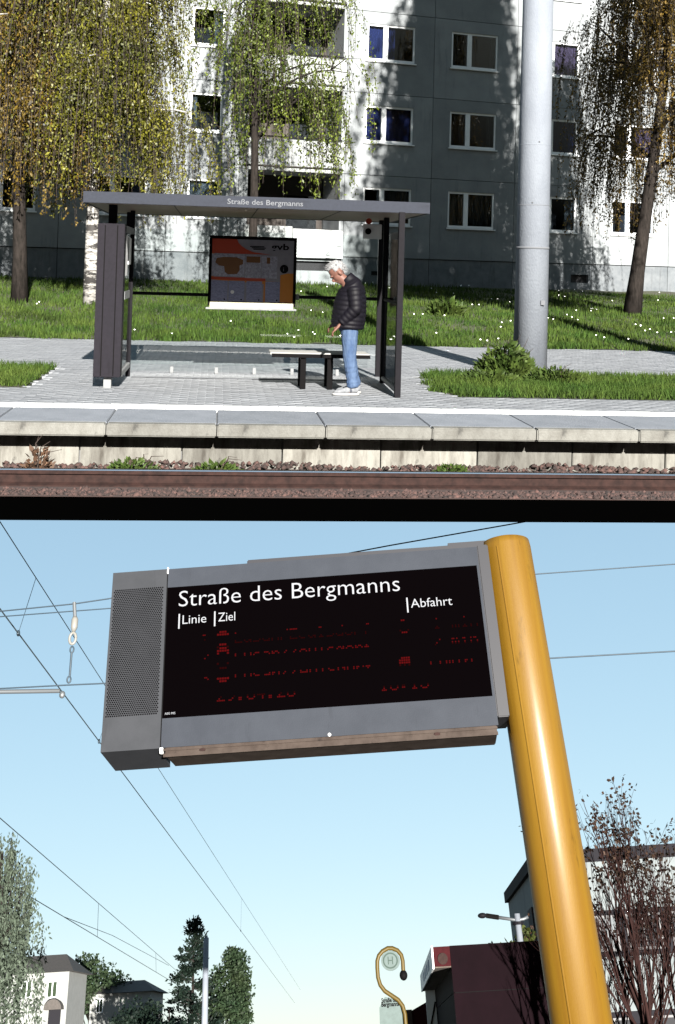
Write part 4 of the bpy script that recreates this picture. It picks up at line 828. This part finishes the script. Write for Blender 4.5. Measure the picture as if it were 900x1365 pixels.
# grey flat-roofed building behind the post
BYn = 62.0; pL, pT = L(675, 1190, BYn), L(722, 1140, 50)
gb = thing('office_building', (L(760, 1300, 50).x, 50, GZ), 'grey flat-roofed office block with dark window bands behind the bare tree', 'building', fr=LOW)
zt = L(850, 1128, 46).z; xa, xb = L(722, 1200, 46).x, L(722, 1200, 46).x + 30
pA = L(675, 1190, 46)
# gable side runs back to the left so that its eaves fall towards the far corner
yb = 46 * zt / pA.z; pB = L(676, 1190, yb)
part('front_wall', MB().box(xa, xb, 46, 46.4, GZ, zt - .4), 'render_grey', gb)
sw = part('side_wall', MB().add([(xa, 46, GZ), (xa, 46, zt - .4), (pB.x, yb, zt - .4), (pB.x, yb, GZ), (xa + .5, 46.41, GZ), (xa + .5, 46.41, zt - .4), (pB.x + .5, yb, zt - .4), (pB.x + .5, yb, GZ)], [(0, 1, 2, 3), (7, 6, 5, 4), (0, 3, 7, 4), (1, 5, 6, 2), (0, 4, 5, 1), (3, 2, 6, 7)]), 'render_grey', gb)
part('roof', MB().add([(xa - .15, 45.85, zt - .398), (xb, 45.85, zt - .398), (xb, yb, zt - .398), (pB.x - .15, yb, zt - .398), (xa - .15, 45.85, zt), (xb, 45.85, zt), (xb, yb, zt), (pB.x - .15, yb, zt)],
     [(0, 3, 2, 1), (4, 5, 6, 7), (0, 1, 5, 4), (1, 2, 6, 5), (2, 3, 7, 6), (3, 0, 4, 7)]), 'band_dark', gb)
def side(f_, z0, z1, f2):
    a = Vector((xa, 46, 0)).lerp(Vector((pB.x, yb, 0)), f_); b = Vector((xa, 46, 0)).lerp(Vector((pB.x, yb, 0)), f2); n_ = Vector((-(yb - 46), pB.x - xa, 0)).normalized() * .06
    if n_.x > 0: n_ = -n_
    return MB().add([(*(a + n_).xy, z0), (*(b + n_).xy, z0), (*(b + n_).xy, z1), (*(a + n_).xy, z1), (*a.xy, z0), (*b.xy, z0), (*b.xy, z1), (*a.xy, z1)], [(0, 1, 2, 3), (7, 6, 5, 4), (0, 4, 5, 1), (3, 2, 6, 7), (0, 3, 7, 4), (1, 5, 6, 2)])
part('window', side(.24, zt - 2.9, zt - 1.4, .36), 'room', gb); part('window', side(.24, zt - 5.9, zt - 4.4, .36), 'room', gb)
for k in range(3):
    z1 = zt - 1.9 - k * 2.9
    if z1 < 0: break
    bd = part('window_band', MB().box(xa + 1.0, xb, 45.9, 46, z1 - 1.35, z1), 'band_dark', gb)
    for j in range(9):
        x_ = xa + 1.25 + j * 1.5; ww = part('window', MB().box(x_, x_ + 1.2, 45.86, 45.899, z1 - 1.2, z1 - .15), 'galvanised_dark', bd)
        part('pane', MB().box(x_ + .07, x_ + .57, 45.84, 45.859, z1 - 1.12, z1 - .22), 'room', gb); part('pane', MB().box(x_ + .63, x_ + 1.13, 45.84, 45.859, z1 - 1.12, z1 - .22), 'room' if (j + k) % 3 else 'curtain_white', gb)

# ------------------------------------------------------------------ lower trees
def clump_tree(name, base, top, r, label, leafm, n, zc=.62, leaf=.3, squash=1.25, barkm='dark_bark', clumps=26, seed=1, group='trees beyond the stop'):
    rs = np.random.default_rng(seed); b = Vector(base); h = top - b.z
    t = thing(name, b, label, 'tree', group, LOW)
    part('trunk', MB().tube([b, b + Vector((.1, 0, h * .5)), b + Vector((0, 0, h * .93))], [r * .09 + .05, r * .06 + .03, .02], 8), barkm, t, True)
    lb = MB(); P = []; c0 = np.array([b.x, b.y, b.z + h * zc]); rad = np.array([r, r, h * (1 - zc)]) 
    for k in range(clumps):
        d = rs.normal(size=3); d /= np.linalg.norm(d); q = c0 + d * rad * rs.uniform(.45, .88); 
        if d[2] < -.5: q[2] += .2 * h
        lb.tube([b + Vector((0, 0, h * rs.uniform(.3, .6))), Vector(q)], [.06, .015], 4, False)
        m_ = n // clumps; pp = rs.normal(size=(m_, 3)); pp /= np.linalg.norm(pp, axis=1)[:, None]; pp *= (rs.random((m_, 1)) ** .45) * r * rs.uniform(.26, .48); pp[:, 2] *= squash * .8; P.append(q + pp)
    part('limbs', lb, barkm, t); P = np.concatenate(P); Dn = norm(rs.normal(size=P.shape) + (0, 0, .2))
    part('crown', leaf_quads(P, Dn, rs.uniform(leaf * .6, leaf * 1.3, len(P)), rs.uniform(leaf * .25, leaf * .5, len(P))), leafm, t, kind='stuff'); return t
def grd(x, Y): q = L(x, 1365, Y); return (q.x, Y, GZ)
def zpx(x, y, Y): return L(x, y, Y).z
clump_tree('deciduous_tree', grd(310, 110), zpx(305, 1262, 110), 2.35, 'loose green deciduous tree right of the concrete pole', 'leaf_mid', 9000, .58, .26, seed=3, clumps=34)
clump_tree('deciduous_tree', grd(122, 125), zpx(115, 1270, 125), 3.7, 'round dark green tree behind the white house', 'leaf_mid', 9000, .66, .30, 1.0, seed=4)
clump_tree('shrub', grd(180, 104), zpx(180, 1332, 104), 3.2, 'dark shrubs right of the white house', 'leaf_dark', 6000, .5, .25, .8, seed=5, group='shrubs beyond the stop')
clump_tree('shrub', grd(225, 100), zpx(225, 1336, 100), 2.6, 'low dark shrub at the foot of the conifer', 'leaf_dark', 4500, .5, .25, .8, seed=6, group='shrubs beyond the stop')
clump_tree('deciduous_tree', grd(712, 44), zpx(712, 1226, 44), 1.15, 'small yellow green tree behind the street lamp', 'leaf_yellow', 4200, .55, .16, 1.2, seed=8)
clump_tree('deciduous_tree', grd(676, 47), zpx(678, 1243, 47), .8, 'slender dark treetop peeping over the kiosk roof', 'leaf_mid', 2200, .55, .15, 1.2, seed=9)
# conifer
def conifer(base, top, r, label):
    b = Vector(base); h = top - b.z; t = thing('conifer_tree', b, label, 'tree', 'trees beyond the stop', LOW); rs = np.random.default_rng(11)
    part('trunk', MB().tube([b, b + Vector((0, 0, h))], [.22, .02], 8), 'dark_bark', t, True); lb = MB(); P = []; Dn = []
    for k in range(120):
        q = k / 120; z = b.z + h * (.12 + .87 * q); rr = r * (1 - q) ** .7 * rs.uniform(.55, 1.15) + .15; a = rs.uniform(0, 6.28); e = Vector((b.x + math.cos(a) * rr, b.y + math.sin(a) * rr, z + rs.uniform(-.1, .5)))
        lb.tube([Vector((b.x, b.y, z)), e], [.035, .008], 3, False); m_ = int(30 + 75 * (1 - q)); u = rs.random(m_)[:, None] ** .6
        P.append(np.array(b) * [1, 1, 0] + np.array([0, 0, z]) + (np.array(e) - np.array([b.x, b.y, z])) * u + rs.normal(0, .16, (m_, 3)) * [1, 1, .7]); Dn.append(rs.normal(0, .5, (m_, 3)) + [math.cos(a), math.sin(a), .5])
    part('limbs', lb, 'dark_bark', t); P = np.concatenate(P); part('crown', leaf_quads(P, norm(np.concatenate(Dn)), rs.uniform(.18, .4, len(P)), rs.uniform(.05, .11, len(P))), 'leaf_dark', t, kind='stuff')
conifer(grd(256, 108), zpx(248, 1226, 108), 2.6, 'dark ragged conifer left of the concrete pole')
# hanging foliage at the left edge
def willow(base, top, r, label):
    b = Vector(base); h = top - b.z; t = thing('weeping_tree', b, label, 'tree', 'trees beyond the stop', LOW); rs = np.random.default_rng(21)
    part('trunk', MB().tube([b, b + Vector((-.2, 0, h * .9))], [.3, .05], 8), 'dark_bark', t, True); P = []; lb = MB()
    for k in range(120):
        a = rs.uniform(0, 6.28); rr = r * rs.uniform(.15, 1) ; z = b.z + h * (1 - .35 * (rr / r) ** 2) * rs.uniform(.8, 1); ln = rs.uniform(.25, .62) * h; x_, y_ = b.x + math.cos(a) * rr, b.y + math.sin(a) * rr
        lb.tube([Vector((b.x, b.y, b.z + h * .6)), Vector((x_, y_, z))], [.012, .004], 3, False); m_ = 130; u = rs.random(m_); P.append(np.stack([x_ + rs.normal(0, .05, m_), y_ + rs.normal(0, .05, m_), z - u * ln], 1))
    part('limbs', lb, 'dark_bark', t); P = np.concatenate(P); part('crown', leaf_quads(P, norm(rs.normal(0, .5, P.shape) + [0, 0, -1]), rs.uniform(.06, .12, len(P)), rs.uniform(.014, .028, len(P))), 'leaf_pale', t, kind='stuff')
willow(grd(-12, 30), zpx(5, 1095, 30), 1.05, 'pale weeping tree at the lower left edge')
# bare multi-stemmed tree at the right
def bare_tree(base, h, label, seed=5):
    b = Vector(base); t = thing('budding_tree', b, label, 'tree', 'trees beyond the stop', LOW); rs = random.Random(seed); g_ = MB(); tips = []
    def grow(p, d, ln, r_, dep):
        q = p; pts = [p]
        for i in range(4): d = (d + Vector((rs.gauss(0, .08), rs.gauss(0, .08), .10))).normalized(); q = q + d * ln / 4; pts.append(q)
        g_.tube(pts, [r_ * (1 - .11 * i) for i in range(5)], 5, False)
        if dep == 0: tips.append((q, d)); return
        if dep <= 2: tips.append((pts[2], d))
        for k in range(rs.choice((2, 3, 3))):
            a = rs.uniform(0, 6.28); sp2 = rs.uniform(.2, .42); sd_ = d.orthogonal().normalized(); sd_.rotate(Matrix.Rotation(a, 3, d)); grow(pts[rs.choice((2, 3, 4))], (d + sd_ * sp2).normalized(), ln * rs.uniform(.58, .82), r_ * .58, dep - 1)
    for k in range(6):
        a = k * 1.05; grow(b + Vector((math.cos(a) * .22, math.sin(a) * .22, 0)), Vector((math.cos(a) * .10 + .05, math.sin(a) * .12, 1)).normalized(), h * .30, h * .0085, 5)
    part('branches', g_, 'red_bark', t, True); rs2 = np.random.default_rng(seed); P = []
    zmin = b.z + h * .60
    for q, d in tips:
        if q.z < zmin or rs.random() < .2: continue
        m_ = rs.randint(1, 5); P.append(np.array(q) + rs2.normal(0, .035, (m_, 3)))
    P = np.concatenate(P); part('young_leaves', leaf_quads(P, norm(rs2.normal(size=P.shape)), rs2.uniform(.045, .085, len(P)), rs2.uniform(.016, .03, len(P))), 'leaf_brown', t, kind='stuff')
bt = grd(878, 20); bare_tree(bt, (zpx(860, 1050, 20) - GZ) * 1.22, 'sparse budding tree with reddish stems right of the yellow post', 5)
q_ = grd(812, 22); bare_tree(q_, (zpx(812, 1135, 22) - GZ) * 1.15, 'thin bare sapling close beside the yellow post', 9)
# concrete pole far left
q = L(275, 1250, 80); cp = thing('tram_mast', (q.x, 80, GZ), 'pale slim concrete mast between the conifer and the green tree', 'mast', fr=LOW)
part('shaft', MB().tube([(q.x, 80, GZ), (q.x, 80, q.z)], [.21, .16], 12), 'mast_concrete', cp, True); part('cap', MB().tube([(q.x, 80, q.z), (q.x, 80, q.z + .12)], [.1, .08], 10), 'mast_concrete', cp, True)
part('bracket', MB().box(q.x - .35, q.x - .1, 79.95, 80.05, q.z - .62, q.z - .5), 'steel', cp)
# white house with hipped roof
HYY = 115.0
def house(xl_, xr_, ytop, yl, label, Yh, wins, door=None):
    a, b = L(xl_, ytop, Yh), L(xr_, ytop, Yh); hz = a.z; t = thing('white_house', ((a.x + b.x) / 2, Yh + 3, GZ), label, 'house', 'white houses beyond the stop', LOW)
    part('wall', MB().box(a.x, b.x, Yh, Yh + 6, GZ, hz), 'house_white', t); rz = L(xl_, yl, Yh).z; o_ = .5
    part('roof', MB().add([(a.x - o_, Yh - o_, hz + .01), (b.x + o_, Yh - o_, hz + .01), (b.x + o_, Yh + 6 + o_, hz + .01), (a.x - o_, Yh + 6 + o_, hz + .01), (a.x + 1.2, Yh + 3, rz), (b.x - 1.2, Yh + 3, rz)], [(0, 1, 5, 4), (1, 2, 5), (2, 3, 4, 5), (3, 0, 4), (3, 2, 1, 0)]), 'roof_tile', t)
    for (x0_, x1_, y0_, y1_) in wins:
        p_, q_ = L(x0_, y0_, Yh), L(x1_, y1_, Yh); w_ = part('window', MB().box(p_.x, q_.x, Yh - .06, Yh - .002, q_.z, p_.z), 'window_white', t); m2 = (p_.x + q_.x) / 2
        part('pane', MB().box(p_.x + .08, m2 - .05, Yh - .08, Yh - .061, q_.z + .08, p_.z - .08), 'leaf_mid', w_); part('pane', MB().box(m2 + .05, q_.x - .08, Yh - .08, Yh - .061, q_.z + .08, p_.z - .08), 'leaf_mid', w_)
    if door:
        p_, q_ = L(*door[:2], Yh), L(*door[2:], Yh); cx_ = (p_.x + q_.x) / 2; wd = (q_.x - p_.x) / 2
        part('canopy', MB().prism([(cx_ + (wd + .25) * math.cos(math.pi * k / 10), p_.z - .3 + .75 * math.sin(math.pi * k / 10)) for k in range(11)], Yh - .9, Yh - .002), 'roof_tile', t); part('door', MB().box(p_.x, q_.x, Yh - .1, Yh - .002, GZ, p_.z - .31), 'band_dark', t)
house(-40, 92, 1303, 1276, 'white two storey house with arched door canopy at lower left', HYY, [(64, 76, 1308, 1330), (30, 42, 1308, 1330)], (66, 1341, 80, 1365))
house(121, 200, 1326, 1308, 'smaller white house half hidden by shrubs', HYY + 8, [(129, 137, 1331, 1350)])
